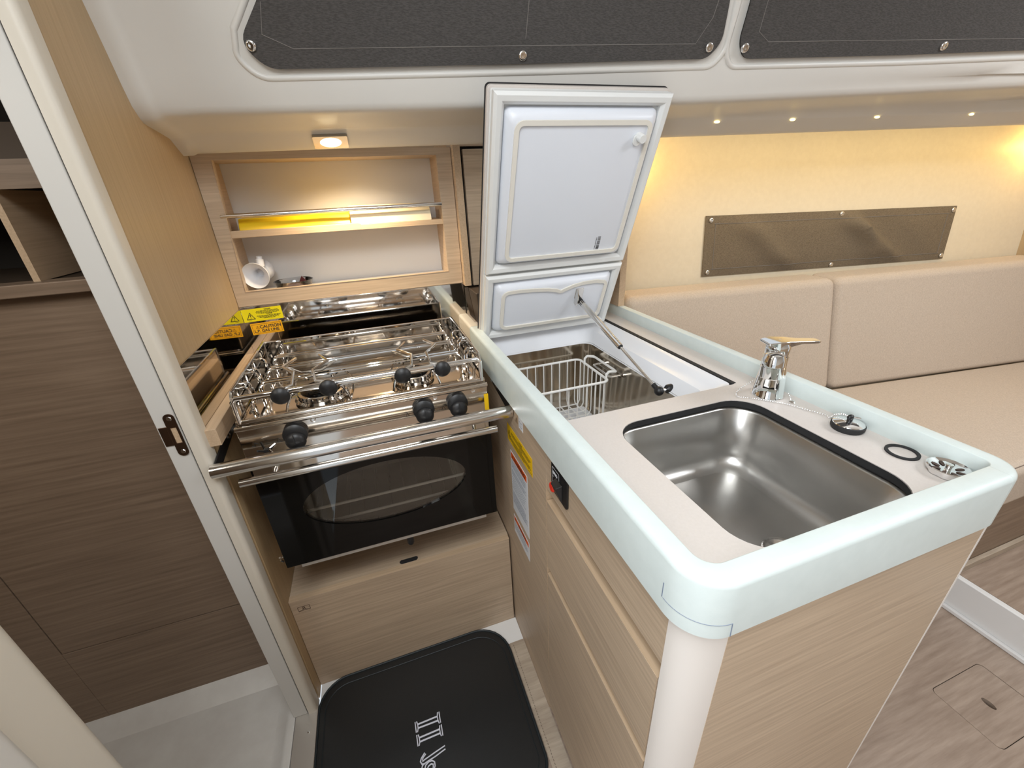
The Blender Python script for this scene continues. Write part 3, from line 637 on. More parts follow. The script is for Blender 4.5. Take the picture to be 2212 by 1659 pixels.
for i in range(10):
    a_ = 2 * math.pi * i / 10; b_ = 2 * math.pi * (i + 1) / 10
    qd(tm, (.0135 + .003 * math.cos(a_), .0135 + .003 * math.sin(a_)), (.0135 + .003 * math.cos(b_), .0135 + .003 * math.sin(b_)), .0012)
tm.build('engraved_symbol', 'print_dark', ff, smooth=False, fix=False)
MB().prism([(-.069, .3402), (-.064, .3402)], .9, .91, 'xz') if False else None
MB().prism([(-.063, .898), (-.023, .898), (-.018, .903), (-.018, .909), (-.022, .912), (-.064, .912), (-.068, .908), (-.068, .903)], .3456, .3462, 'xy').build('finger_slot', 'rubber', t, smooth=False)
MB().box(-.30, .20, .93, 1.25, .02, .32).build('carcass', 'oak_x', t, smooth=False)

# ================================================================== FLOOR MAT
t = thing('floor_mat', 'black leatherette floor mat with white embroidered letters in front of the stove', 'mat', (-.075, .66, 0))
mo = rrect(-.347, .197, .455, .8735, [.05, .05, .095, .075], 8)
def dome(x, y_): return .0055 + .002 * max(0, 1 - abs((y_ - .66) / .2) ** 2)
mb = MB(); inn = rrect(-.337, .187, .465, .858, [.045, .045, .088, .068], 8)
mb.loft([[(x, y_, .0026) for x, y_ in mo], [(x, y_, .004) for x, y_ in mo], [(x, y_, .0058) for x, y_ in inn]], cap0=True, cap1=True)
mb.build('pad', 'mat', t, angle=50)
MB().tube([(x, y_, .0042) for x, y_ in mo], .0035, 8, True).build('binding', 'mat_edge', t)
MB().tube([(x, y_, .0062) for x, y_ in rrect(-.330, .180, .472, .851, [.04, .04, .082, .062], 8)], .0014, 6, True).build('inner_seam', 'mat_edge', t)
LET = [[(-0.0938, 0.6773), (-0.043, 0.678)], [(-0.0938, 0.6683), (-0.0425, 0.6677)], [(-0.1005, 0.6847), (-0.1002, 0.6599)], [(-0.0967, 0.6849), (-0.0946, 0.6776), (-0.0943, 0.6685), (-0.097, 0.6597)], [(-0.0365, 0.6871), (-0.0366, 0.6604)], [(-0.0403, 0.6874), (-0.0425, 0.6778), (-0.0423, 0.6676), (-0.0399, 0.6602)], [(-0.0934, 0.6459), (-0.0416, 0.6469)], [(-0.0936, 0.6365), (-0.0411, 0.6375)], [(-0.0999, 0.654), (-0.0998, 0.6286)], [(-0.0962, 0.6536), (-0.0943, 0.6462), (-0.0942, 0.6358), (-0.0967, 0.6288)], [(-0.0357, 0.6556), (-0.0359, 0.6298)], [(-0.0397, 0.6551), (-0.0416, 0.6469), (-0.0413, 0.6366), (-0.0397, 0.6302)], [(-0.0348, 0.6069), (-0.062, 0.6012), (-0.0877, 0.5954), (-0.0925, 0.5936), (-0.0924, 0.598), (-0.0899, 0.6015), (-0.0831, 0.6062)], [(-0.035, 0.5996), (-0.0613, 0.5929), (-0.0824, 0.5891), (-0.0888, 0.5875), (-0.0947, 0.5884), (-0.098, 0.5947), (-0.0951, 0.6007), (-0.0857, 0.6094)], [(-0.097, 0.5789), (-0.0941, 0.5855), (-0.0888, 0.5875)], [(-0.0905, 0.5749), (-0.0863, 0.5836), (-0.0785, 0.5877), (-0.0704, 0.5874), (-0.065, 0.5828), (-0.0647, 0.5749), (-0.0684, 0.5677)], [(-0.0857, 0.5731), (-0.0798, 0.5795), (-0.0734, 0.5815), (-0.0687, 0.579), (-0.0697, 0.5725), (-0.0733, 0.5687)]]
for grp, ids in (('first', range(0, 6)), ('second', range(6, 12)), ('third', range(12, 17))):
    mb = MB()
    for i in ids:
        wd = .0021 if len(LET[i]) == 2 and i % 6 < 2 else .00155
        mb.tube([(x, y_, .0060) for x, y_ in LET[i]], wd, 6)
    mb.build('embroidered_letter', 'embroidery', t)

# ================================================================== PENINSULA CABINET
t = thing('galley_cabinet', 'oak galley cabinet with two drawers and ivory rounded corner post', 'cabinet', (.49, .7, 0))
sp = MB().box(.2485, .2665, .6, 1.275, 0, .8415).build('side_panel', 'oak_y', t, smooth=False)
MB().box(.2478, .2665, .5985, .6, 0, .76).build('edge_banding', 'oak_edge', sp, smooth=False)
MB().box(.2485, .2665, .245, .5975, .742, .8415).build('false_front', 'oak_y', t, smooth=False)
MB().box(.272, .29, .245, .598, 0, .84).build('face_frame', 'dark_brown', t, smooth=False)
for z0, z1 in ((.533, .7125), (.02, .512)):
    dr = MB().box(.2478, .266, .2465, .5965, z0, z1 - .001).build('drawer_front', 'oak_y', t, smooth=False)
    MB().box(.2484, .266, .2465, .5965, z1 - .001, z1).build('top_edge', 'oak_edge', dr, smooth=False)
    MB().box(.2474, .2478, .2465, .2475, z0, z1).build('edge_line', 'oak_edge', dr, smooth=False)
# ivory post and end panel
arc = [(.295 - .047 * math.cos(R_(90 * i / 10)), .2445 - .0385 * math.sin(R_(90 * i / 10))) for i in range(11)]
MB().prism([(.295, .2445)] + arc, 0, .8415, 'xy').build('corner_post', 'post', t, angle=30)
MB().box(.295, .728, .2055, .224, 0, .8415).build('end_panel', 'oak_x', t, smooth=False)
MB().box(.728, .7335, .2052, .224, 0, .8415).build('end_panel_edge', 'post', t, bevel=.001)
MB().box(.716, .7335, .224, 1.275, 0, .8415).build('back_panel', 'oak_y', t, smooth=False)
MB().box(.28, .716, 1.255, 1.275, 0, .8415).build('rear_panel', 'oak_x', t, smooth=False)

# ================================================================== WORKTOP
t = thing('worktop', 'greige worktop with raised pale mint edge around sink and icebox', 'worktop', (.49, .7, .842))
ZC = .891
MB().holed([(.255, .214), (.722, .214), (.722, 1.274), (.255, 1.274)], [rrect(.345, .633, .232, .5375, .052, 8), rrect(.276, .668, .586, 1.118, .012, 4)], ZC - .012, ZC).build('surface', 'greige', t, smooth=False)
PR = [(.0, .8425), (.0, .9140), (.0008, .9175), (.0028, .9203), (.0058, .9218), (.009, .9220), (.0248, .9220), (.0256, .9217), (.026, .9208), (.026, .888), (.020, .882), (.020, .8425)]
def rim(path, name, lab, mat='mint'):
    """path: list of (x, y, nx, ny) with the inward normal"""
    rings = [[(x + nx * d, y_ + ny * d, z_) for d, z_ in PR] for x, y_, nx, ny in path]
    o = MB().loft(rings, cap0=True, cap1=True).build(name, mat, t, angle=50)
    if lab: o['label'] = lab
    return o
def arcp(cx, cy, r, a0, a1, n=12):
    return [(cx + r * math.cos(R_(a0 + (a1 - a0) * i / n)), cy + r * math.sin(R_(a0 + (a1 - a0) * i / n)), -math.cos(R_(a0 + (a1 - a0) * i / n)), -math.sin(R_(a0 + (a1 - a0) * i / n))) for i in range(n + 1)]
XL, XR, YE, RC1, RC2 = .2365, .7445, .197, .048, .040
eL = rim([(XL, 1.125, 1, 0)] + arcp(XL + RC1, YE + RC1, RC1, 180, 270, 16) + [(XR - RC2 - .0004, YE, 0, 1)], 'edge_rim', 'pale mint rim along the stove side and near end')
rim([(XL, 1.275, 1, 0), (XL, 1.1262, 1, 0)], 'edge_rim', 'cream rim piece behind the icebox lid', 'cream_jamb')
rim(arcp(XR - RC2, YE + RC2, RC2, 270, 360, 16) + [(XR, 1.275, -1, 0)], 'edge_rim', 'pale mint rim on the settee side')
sm_ = MB(); ac = arcp(XL + RC1, YE + RC1, RC1 + .0001, 178, 268, 16)
sm_.tube([(XL - .0001, YE + RC1 + .003, .884), (XL - .0001, YE + RC1 + .003, .863)], .0006, 5); sm_.tube([(x, y_, .863) for x, y_, _, _ in ac], .0004, 5); sm_.tube([(ac[-1][0], ac[-1][1], .863), (ac[-1][0] + .001, ac[-1][1], .843)], .0006, 5)
sm_.build('repair_seam', 'print_grey', eL)
# small stickers and label sheets on the cabinet side
def TS(y0, z0): return TM((.2484, y0, z0), (0, -1, 0), (0, 0, 1), (-1, 0, 0))
T = TS(.842, .7115)
k = sheet('gas_warning_label', 'amber yellow warning label with small black print on the cabinet side', T, .168, .0475, 'amber')
tri(T, .006, .018, .019, 'print_black', k)
text('lettering', 'DANGER', .0055, T, .095, .0375, 'print_black', k, .03, .0008, 'CENTER'); text('lettering', 'DANGER', .005, T, .095, .0205, 'print_black', k, .03, .0008, 'CENTER')
bars('small_print', T, [(.030, .160, .0335, .0017), (.030, .156, .0300, .0017), (.033, .150, .0265, .0017), (.012, .156, .0165, .0017), (.012, .160, .0130, .0017), (.012, .150, .0095, .0017), (.04, .12, .006, .0017), (.145, .165, .004, .0012)], 'print_black', k, .0008)
def warning(y0, z0, w_, h_, label, rows, head):
    T = TS(y0, z0); k = sheet('warning_sheet', label, T, w_, h_, 'label_white')
    MB(T).box(.004, w_ - .004, h_ - .004 - head, h_ - .003, .0006, .0008).build('header_band', 'print_orange', k, smooth=False)
    tri(T, .010, h_ - .004 - head + .001, head - .002, 'print_black', k, h=.0010)
    text('lettering', 'WARNING', head * .95, T, w_ * .56, h_ - .0033 - head + head * .14, 'print_black', k, .03, .0010, 'CENTER')
    bars('small_print', T, [(.006, w_ - .008 - (random.random() * .02), v, .0016) for v in rows], 'print_grey', k, .0008)
warning(.827, .503, .118, .186, 'tall white warning sheet with orange header on the cabinet side', [.160 - .0042 * i for i in range(6)] + [.130 - .0042 * i for i in range(4)] + [.108, .100, .092, .084, .076] + [.062 - .0042 * i for i in range(9)], .0165)
warning(.827, .424, .115, .060, 'small white warning sheet with orange header below the tall one', [.036 - .0042 * i for i in range(6)], .0125)
T = TS(.776, .797); k = sheet('hot_surface_sticker', 'tiny brown warning triangle sticker under the worktop rim', T, .021, .020, 'oak_edge', th=.0003); tri(T, .003, .002, .015, 'print_dark', k)
T = TS(.752, .794); k = sheet('manual_sticker', 'tiny white sticker with open book symbol under the worktop rim', T, .027, .028, 'label_white')
bk = MB(T)
for a_, b_ in (((.005, .007), (.005, .019)), ((.005, .019), (.0135, .017)), ((.0135, .017), (.022, .019)), ((.022, .019), (.022, .007)), ((.005, .007), (.0135, .005)), ((.0135, .005), (.022, .007)), ((.0135, .005), (.0135, .017))):
    a3, b3 = Vector((*a_, .0008)), Vector((*b_, .0008)); d = (b3 - a3).normalized(); p = Vector((-d.y, d.x, 0)) * .0006; bk.add([a3 - p, b3 - p, b3 + p, a3 + p], [(0, 1, 2, 3)])
bk.build('book_symbol', 'print_grey', k, smooth=False, fix=False)
# gas switch panel
T = TS(.5665, .7665)
k = thing('gas_switch', 'black gas control switch with red button and white logo on the cabinet', 'switch', T @ Vector((.033, 0, 0)))
MB(T).prism(rrect(0, .066, 0, .0625, .006), .0003, .004).build('plate', 'black', k, bevel=.001)
MB(T).hexa([(.022, .004, .004), (.048, .004, .004), (.048, .040, .004), (.022, .040, .004), (.024, .006, .006), (.044, .006, .006), (.044, .034, .016), (.024, .034, .016)]).build('rocker', 'black', k, bevel=.001)
MB(T).lathe([(.0095, .004), (.0095, .0085), (.008, .010), (0, .0102)], (.0125, .013, 0), 20).build('red_button', 'red', k)
lo = MB(T)
for a_, b_ in (((.006, .006), (.006, .054)), ((.006, .054), (.034, .054)), ((.034, .054), (.034, .040))):
    a3, b3 = Vector((*a_, .0042)), Vector((*b_, .0042)); d = (b3 - a3).normalized(); p = Vector((-d.y, d.x, 0)) * .0006; lo.add([a3 - p, b3 - p, b3 + p, a3 + p], [(0, 1, 2, 3)])
lo.build('logo_frame', 'label_white', k, smooth=False, fix=False)
text('lettering', 'eno', .0125, T, .0085, .0415, 'label_white', k, .05, .0043)
text('lettering', 'ON', .0035, T, .008, .0345, 'label_white', k, 0, .0043)

# ================================================================== SINK
t = thing('galley_sink', 'brushed steel undermount sink bowl with black sealed edge', 'sink', (.489, .385, .742))
SX0, SX1, SY0, SY1 = .345, .633, .232, .5375
def rr3(x0, x1, y0, y1, r, z_, n=8): return [(x, y_, z_) for x, y_ in rrect(x0, x1, y0, y1, r, n)]
MB().loft([rr3(SX0, SX1, SY0, SY1, .052, ZC - .0125), rr3(SX0 + .0008, SX1 - .0008, SY0 + .0008, SY1 - .0008, .052, ZC - .0008)]).build('black_seal', 'rubber', t)
gb = MB().loft([rr3(SX0 - .006, SX1 + .006, SY0 - .006, SY1 + .006, .056, ZC - .0122), rr3(SX0 - .006, SX1 + .006, SY0 - .006, SY1 + .006, .056, ZC - .018)])
gb.build('seal_flange', 'rubber', t)
rings = [rr3(SX0 - .03, SX1 + .03, SY0 - .012, SY1 + .012, .07, ZC - .0185), rr3(SX0 - .005, SX1 + .005, SY0 - .005, SY1 + .005, .055, ZC - .0185), rr3(SX0 - .002, SX1 + .002, SY0 - .002, SY1 + .002, .054, ZC - .022)]
zb = .752
rings.append(rr3(SX0 + .006, SX1 - .006, SY0 + .006, SY1 - .006, .052, zb + .03))
for i in range(1, 7):
    a_ = R_(90 * i / 6); ins = .006 + .026 * (1 - math.cos(a_)); rings.append(rr3(SX0 + ins, SX1 - ins, SY0 + ins, SY1 - ins, .050 - .008 * i / 6, zb + .026 * (1 - math.sin(a_)) + .004 * (1 - i / 6)))
bw = MB().loft(rings)
cxs, cys = (SX0 + SX1) / 2, (SY0 + SY1) / 2
last = rings[-1]; m = len(last); base = len(bw.v)
bw.loft([last, [(cxs + (p[0] - cxs) * .5, cys + (p[1] - cys) * .5, zb - .002) for p in last], [(cxs + (p[0] - cxs) * .2, cys + (p[1] - cys) * .2, zb - .004) for p in last]], cap1=True)
bm_ob = bw.build('bowl', 'sink_steel', t, angle=50)
MB().lathe([(.030, .0), (.030, .003), (.024, .004), (.018, .001), (.001, .001)], (cxs + .03, cys - .07, zb - .003), 24).build('drain', 'rail_steel', t)

# ================================================================== TAP
FX, FY = .677, .524
t = thing('mixer_tap', 'short chrome mixer tap with flat lever beside the sink', 'tap', (FX, FY, ZC))
MB().lathe([(.0285, 0), (.0285, .004), (.0265, .007), (.0245, .03), (.0215, .06), (.0205, .078)], (FX, FY, ZC), 28).build('body', 'chrome', t)
MB().lathe([(.0208, .0785), (.0208, .083), (.0195, .0835)], (FX, FY, ZC), 28).build('collar', 'rail_steel', t)
cp = MB().lathe([(.0198, .084), (.0205, .092), (.0205, .102), (.017, .109), (.009, .112), (0, .1125)], (FX, FY, ZC), 28).build('cap', 'chrome', t)
sd = Vector((-.80, -.58, 0)).normalized()
S0 = Vector((FX, FY, ZC + .066)); 
MB().loft([[tuple(S0 + sd * s + Vector((0, 0, dz)) + (Vector((-sd.y, sd.x, 0)) * math.cos(a_) * rr + Vector((0, 0, 1)) * math.sin(a_) * rh)) for a_ in [2 * math.pi * i / 20 for i in range(20)]] for s, dz, rr, rh in ((.0, .0, .016, .018), (.02, .008, .0165, .016), (.035, .012, .0165, .013), (.046, .014, .014, .010))], cap0=True, cap1=True).build('spout', 'chrome', t)
MB().lathe([(.0005, .012), (.009, .0115), (.0155, .008), (.0185, .0), (.019, -.012), (.019, -.0125), (.0182, -.013), (.0182, -.014), (.019, -.0145), (.019, -.033), (.0165, -.035), (.0155, -.030), (.001, -.030)], S0 + sd * .044 + Vector((0, 0, .024)), 24, Vector((sd.x * -.10, sd.y * -.10, 1))).build('aerator', 'chrome', t)
ld = Vector((.95, -.31, -.03)).normalized(); lsd = Vector((-ld.y, ld.x, 0)).normalized(); L0 = Vector((FX - .026, FY + .008, ZC + .108))
lv = MB().loft([[tuple(L0 + ld * s + lsd * (wd * sx) + Vector((0, 0, h + dz))) for sx, h in ((-1, -th), (1, -th), (1, th), (-1, th))] for s, wd, th, dz in ((0, .016, .002, .0), (.018, .019, .008, -.003), (.04, .015, .0055, .0), (.062, .0105, .003, .001), (.092, .009, .0028, .001), (.099, .006, .002, .001))], cap0=True, cap1=True)
lv.build('lever', 'chrome', t, bevel=.0015)
MB().sphere((FX + .0195, FY - .006, ZC + .094), .0035, 6, (.5, 1, 1)).build('hot_dot', 'red', t)
MB().sphere((FX + .0205, FY - .001, ZC + .094), .0028, 6, (.5, 1, 1)).build('cold_dot', 'blue', t)

# plug with ball chain
PX, PY = .691, .383
t = thing('sink_plug', 'round steel sink plug with black rim and ball chain on the worktop', 'plug', (PX, PY, ZC))
MB().lathe([(.0215, .0003), (.0235, .004), (.0235, .0095), (.0215, .011)], (PX, PY, ZC), 30).build('rubber_rim', 'rubber', t)
MB().lathe([(.0220, .0108), (.0215, .0118), (.012, .0142), (.004, .015), (0, .015)], (PX, PY, ZC), 30).build('steel_cap', 'chrome', t)
ey = MB().tube([(PX, PY, ZC + .0145), (PX, PY, ZC + .019)], .004, 10); ey.sphere((PX, PY, ZC + .0215), .0052, 8, (1.2, .8, .9)); ey.build('eyelet', 'black', t)
MB().tube([(PX + .004, PY - .001, ZC + .021), (PX + .012, PY - .008, ZC + .0205)], .0012, 6).build('split_pin', 'chrome', t)
def cat_rom(p, n=60):
    p = [Vector(q) for q in p]; p = [p[0]] + p + [p[-1]]; out = []
    for i in range(1, len(p) - 2):
        for k_ in range(n):
            u = k_ / n; a_, b_, c0_, d0 = p[i - 1], p[i], p[i + 1], p[i + 2]
            out.append(.5 * ((2 * b_) + (-a_ + c0_) * u + (2 * a_ - 5 * b_ + 4 * c0_ - d0) * u * u + (-a_ + 3 * b_ - 3 * c0_ + d0) * u ** 3))
    return out
zc = ZC + .0016
def zz(p, z_): return (p[0], p[1], z_)
path = cat_rom([(PX, PY, ZC + .021), (PX + .004, PY + .014, ZC + .019), (PX + .004, PY + .026, ZC + .012), (PX + .006, PY + .034, zc), (.699, .427, zc), (.687, .453, zc), (.675, .480, zc), (.660, .498, zc), (.645, .515, zc), (.630, .529, zc), (.620, .536, zc), (.6215, .544, zc + .003), (.630, .546, zc + .010), (.641, .543, zc + .019), (.649, .537, zc + .028)])
ch = MB(); acc = 0; prev = path[0]; nb = 0
for p in path[1:]:
    acc += (p - prev).length; prev = p
    if acc > .0036:
        acc = 0; ch.sphere(p, .00155, 4); nb += 1
path2 = cat_rom([(.7045, .505, ZC + .010), (.7045, .500, ZC + .004), (.702, .495, zc), (.694, .488, zc), (.688, .482, zc)])
acc = 0; prev = path2[0]
for p in path2[1:]:
    acc += (p - prev).length; prev = p
    if acc > .0036: acc = 0; ch.sphere(p, .00155, 4)
ch.build('ball_chain', 'chrome', t, angle=80)
MB().lathe([(.0055, 0), (.0055, .003), (.003, .0055), (0, .006)], (.688, .480, ZC), 14).build('chain_anchor', 'chrome', t)
# black seal ring and steel strainer
rg2 = MB().loft([[(.6955 + r * math.cos(a_), .306 + r * math.sin(a_), z_) for a_ in [2 * math.pi * i / 40 for i in range(40)]] for r, z_ in ((.0165, ZC + .0003), (.0205, ZC + .0003), (.0205, ZC + .0028), (.0165, ZC + .0028), (.0165, ZC + .0003))])
tag(rg2.build('seal_ring', 'rubber', angle=50), 'thin black rubber sealing ring lying between plug and strainer', 'seal ring')
t = thing('sink_strainer', 'round polished steel sink strainer at the worktop corner', 'strainer', (.697, .2535, ZC))
k = MB(); n = 56; rings = []
for r, z_, wv in ((.018, .0008, 0), (.0205, .0010, .07), (.0225, .006, .02), (.0232, .0105, 0), (.0218, .0112, 0), (.0190, .0088, .0), (.0130, .0068, .10), (.0060, .0062, 0), (.001, .0062, 0)):
    rings.append([(.697 + r * (1 - wv * (math.cos(8 * a_) > .3)) * math.cos(a_), .2535 + r * (1 - wv * (math.cos(8 * a_) > .3)) * math.sin(a_), ZC + z_) for a_ in [2 * math.pi * i / n for i in range(n)]])
MB().loft(rings, cap0=True, cap1=True).build('basket', 'chrome', t, angle=40)
for i in range(8):
    a_ = math.pi / 4 * i + .2; ca, sa = math.cos(a_), math.sin(a_); q = []
    for r_, w_2 in ((.0085, .0012), (.012, .0022), (.0155, .0022), (.0175, .0012)):
        q.append((r_, w_2))
    pts = [(.697 + r_ * ca - w_2 * sa, .2535 + r_ * sa + w_2 * ca, ZC + .0074 + (r_ - .0085) * .16) for r_, w_2 in q] + [(.697 + r_ * ca + w_2 * sa, .2535 + r_ * sa - w_2 * ca, ZC + .0074 + (r_ - .0085) * .16) for r_, w_2 in q[::-1]]
    MB().add(pts + [(p[0], p[1], p[2] - .0006) for p in pts], [tuple(range(8)), tuple(range(15, 7, -1))] + [(j, (j + 1) % 8, 8 + (j + 1) % 8, 8 + j) for j in range(8)]).build('slot', 'print_dark', t, smooth=False)
MB().lathe([(.0035, .006), (.0035, .0125), (.0045, .013), (.004, .0145), (0, .0147)], (.697, .2535, ZC), 14).build('stem', 'rail_steel', t)

# ================================================================== ICEBOX
t = thing('icebox', 'built-in icebox with white frame, steel tub and raised lid', 'icebox', (.47, .85, .50))
FX0, FX1, FY0, FY1 = .277, .655, .587, 1.117
def rc(x0, x1, y0, y1, z_, r=.02): return rr3(x0, x1, y0, y1, r, z_, 5)
MB().loft([rc(FX0, FX1, FY0, FY1, ZC - .002, .012), rc(FX0, FX1, FY0, FY1, ZC - .001, .012), rc(FX0 + .004, FX1 - .012, FY0 + .004, FY1 - .010, ZC - .004, .012), rc(FX0 + .006, FX1 - .022, FY0 + .010, FY1 - .016, ZC - .014, .014),
           rc(FX0 + .010, FX1 - .046, FY0 + .020, FY1 - .022, ZC - .020, .02), rc(FX0 + .014, FX1 - .060, FY0 + .030, FY1 - .042, ZC - .040, .03), rc(FX0 + .016, FX1 - .066, FY0 + .034, FY1 - .048, ZC - .046, .03), rc(FX0 + .020, FX1 - .070, FY0 + .040, FY1 - .055, ZC - .050, .03)]).build('frame', 'white_plastic', t, angle=30)
MB().box(.656, .667, .588, 1.117, ZC - .008, ZC + .0008).build('black_gasket', 'rubber', t, bevel=.001)
TX0, TX1, TY0, TY1, TZ = FX0 + .018, FX1 - .068, FY0 + .038, FY1 - .050, .605
tb = MB().loft([rc(TX0, TX1, TY0, TY1, ZC - .047, .03), rc(TX0, TX1, TY0, TY1, TZ + .02, .03), rc(TX0 + .01, TX1 - .01, TY0 + .01, TY1 - .01, TZ, .03)], cap1=True)
tb.build('tub', 'tub_steel', t, angle=50)
MB().hexa([(TX0 + .02, TY0 + .02, TZ + .003), (TX1 - .02, TY0 + .02, TZ + .003), (TX1 - .02, TY1 - .02, TZ + .003), (TX0 + .02, TY1 - .02, TZ + .003), (TX0 + .02, TY0 + .02, TZ + .03), (TX1 - .02, TY0 + .02, TZ + .03), (TX1 - .02, TY1 - .02, TZ + .03), (TX0 + .02, TY1 - .02, TZ + .03)]).build('floor_plate', 'white_plastic', t, bevel=.004)
# shelf bracket on the right wall
hb = MB().tube([(TX1 - .004, .975, .806), (TX1 - .03, .975, .806), (TX1 - .034, .97, .806), (TX1 - .034, .885, .806), (TX1 - .03, .88, .806), (TX1 - .004, .88, .806)], .0028, 8)
hb.box(TX1 - .012, TX1 - .003, .875, .985, .800, .803)
hb.build('basket_bracket', 'rail_steel', t)
# lid
A0 = Vector((0, 1.11, .903)); tv = (Vector((0, .885, 1.438)) - A0).normalized(); nv = Vector((0, -tv.z, tv.y))
if nv.y > 0: nv = -nv
TL = TM(A0, (1, 0, 0), tv, nv)     # u = x, v = up the lid, n = towards the galley
lid = MB(TL).prism(rrect(.256, .648, .0, .592, .008), .004, .014).build('lid', 'greige', t, bevel=.001); lid['label'] = 'raised icebox lid with white insulated underside'
MB(TL).prism(rrect(.2545, .6495, -.0015, .5935, .009), .000, .0038).build('black_edge', 'rubber', lid)
MB(TL).prism(rrect(.260, .645, .004, .588, .005), .0142, .021).build('backing', 'gasket', lid, bevel=.001)
def ring_gasket(u0, u1, v0, v1, wd, name):
    o_ = [(u0, v0), (u1, v0), (u1, v1), (u0, v1)]; q = [(0, .021), (0, .034), (.25, .040), (.7, .0385), (1, .031), (1, .021)]
    rings = [[(u0 + wd * k_, v0 + wd * k_, h) for k_, h in q], [(u1 - wd * k_, v0 + wd * k_, h) for k_, h in q], [(u1 - wd * k_, v1 - wd * k_, h) for k_, h in q], [(u0 + wd * k_, v1 - wd * k_, h) for k_, h in q]]
    rings.append(rings[0]); return MB(TL).loft(rings).build(name, 'gasket', lid, bevel=.001)
def insert(u0, u1, v0, v1, name):
    rg = [[(x, y_, h) for x, y_ in rrect(u0 + i_, u1 - i_, v0 + i_, v1 - i_, .012 + i_ * .3, 5)] for i_, h in ((0, .021), (.001, .030), (.006, .040), (.012, .046), (.017, .0475))]
    return MB(TL).loft(rg, cap1=True).build(name, 'lid_white', lid, angle=60)
ring_gasket(.262, .644, .212, .588, .022, 'upper_gasket'); ring_gasket(.262, .644, .006, .206, .022, 'lower_gasket')
i1 = insert(.286, .620, .236, .562, 'upper_insert'); i2 = insert(.286, .620, .030, .182, 'lower_insert')
def strip_loop(pts, name, wd=.009, h0=.0476, h1=.0515):
    n_ = len(pts); cx_ = sum(p[0] for p in pts) / n_; 
    o_ = MB(TL); P3 = [Vector((p[0], p[1], 0)) for p in pts]; rings = []
    for i in range(n_):
        d = (P3[(i + 1) % n_] - P3[i - 1]).normalized(); nr = Vector((-d.y, d.x, 0))
        a_, b_ = P3[i] + nr * wd / 2, P3[i] - nr * wd / 2
        rings.append([(a_.x, a_.y, h0), (a_.x, a_.y, h1), (b_.x, b_.y, h1), (b_.x, b_.y, h0)])
    rings.append(rings[0]); return o_.loft(rings).build(name, 'ivory_trim', lid, angle=30)
strip_loop(rrect(.306, .600, .256, .541, .014, 5), 'upper_trim_strip')
lo_ = rrect(.306, .600, .049, .163, [.016, .016, .012, .016], 5)
lo2 = []
for i, p in enumerate(lo_):
    lo2.append(p)
    if i == 17:
        for x_, y_ in ((.57, .167), (.53, .166), (.50, .160), (.478, .152), (.466, .147), (.455, .152), (.43, .158), (.39, .162), (.35, .164)): lo2.append((x_, y_))
strip_loop(lo2, 'lower_trim_strip')
pgx = MB(TL); pgx.lathe([(.0085, .0476), (.0085, .066), (.0078, .0675), (0, .0676)], (.578, .515, 0), 20); pgx.build('stop_peg', 'gasket', lid)
MB(TL).prism(rrect(.566, .584, .498, .520, .008), .0476, .053).build('peg_foot', 'gasket', lid, bevel=.001)
bc = MB(TL); v_ = .262
while v_ < .296: wd = random.choice((.0006, .001, .0018)); bc.add([(.541, v_, .0480), (.549, v_, .0480), (.549, v_ + wd, .0480), (.541, v_ + wd, .0480)], [(0, 1, 2, 3)]); v_ += wd + random.choice((.0006, .001, .0014))
v_ = .262
while v_ < .292: bc.add([(.5365, v_, .0480), (.5385, v_, .0480), (.5385, v_ + .002, .0480), (.5365, v_ + .002, .0480)], [(0, 1, 2, 3)]); v_ += .0032
bc.build('barcode', 'print_black', lid, smooth=False, fix=False)
# gas strut
B0 = TL @ Vector((.522, .135, .0476))
B1 = TL @ Vector((.524, .118, .060)); E1 = Vector((.565, .695, .8450)); mid = B1 + (E1 - B1) * .56
stt = MB().tube([B1 + (E1 - B1) * .03, mid], .0078, 16).build('gas_strut', 'rail_steel', t); stt['label'] = 'polished gas strut holding the lid'
MB().tube([mid, E1 + (B1 - E1) * .05], .0034, 10).build('rod', 'chrome', stt)
MB().tube([mid - (E1 - B1).normalized() * .003, mid + (E1 - B1).normalized() * .0015], .0068, 12).build('rod_seal', 'rubber', stt)
MB().tube([B1 - (E1 - B1).normalized() * .006, B1 + (E1 - B1) * .06], .0080, 10).build('upper_joint', 'black', stt)
je = MB(); je.tube([E1 + (B1 - E1) * .06, E1], .0058, 10); je.sphere(E1, .011, 8); je.build('lower_joint', 'black', stt)
MB().tube([E1, E1 + Vector((.022, 0, .0))], .004, 10).build('ball_stud', 'chrome', stt)
MB().lathe([(.009, 0), (.011, .003), (.011, .016), (.006, .018), (0, .018)], E1 + Vector((.020, 0, 0)), 14, (1, 0, 0)).build('stud_cap', 'black', stt)
MB(TL).prism(rrect(.512, .536, .116, .150, .004), .0476, .050).build('lid_bracket', 'rail_steel', stt, bevel=.0005)
MB(TL).prism([(.104, .050), (.150, .048), (.150, .054), (.135, .066), (.115, .070), (.102, .062)], .513, .516, 'yz').build('bracket_ear', 'rail_steel', stt, bevel=.0005)

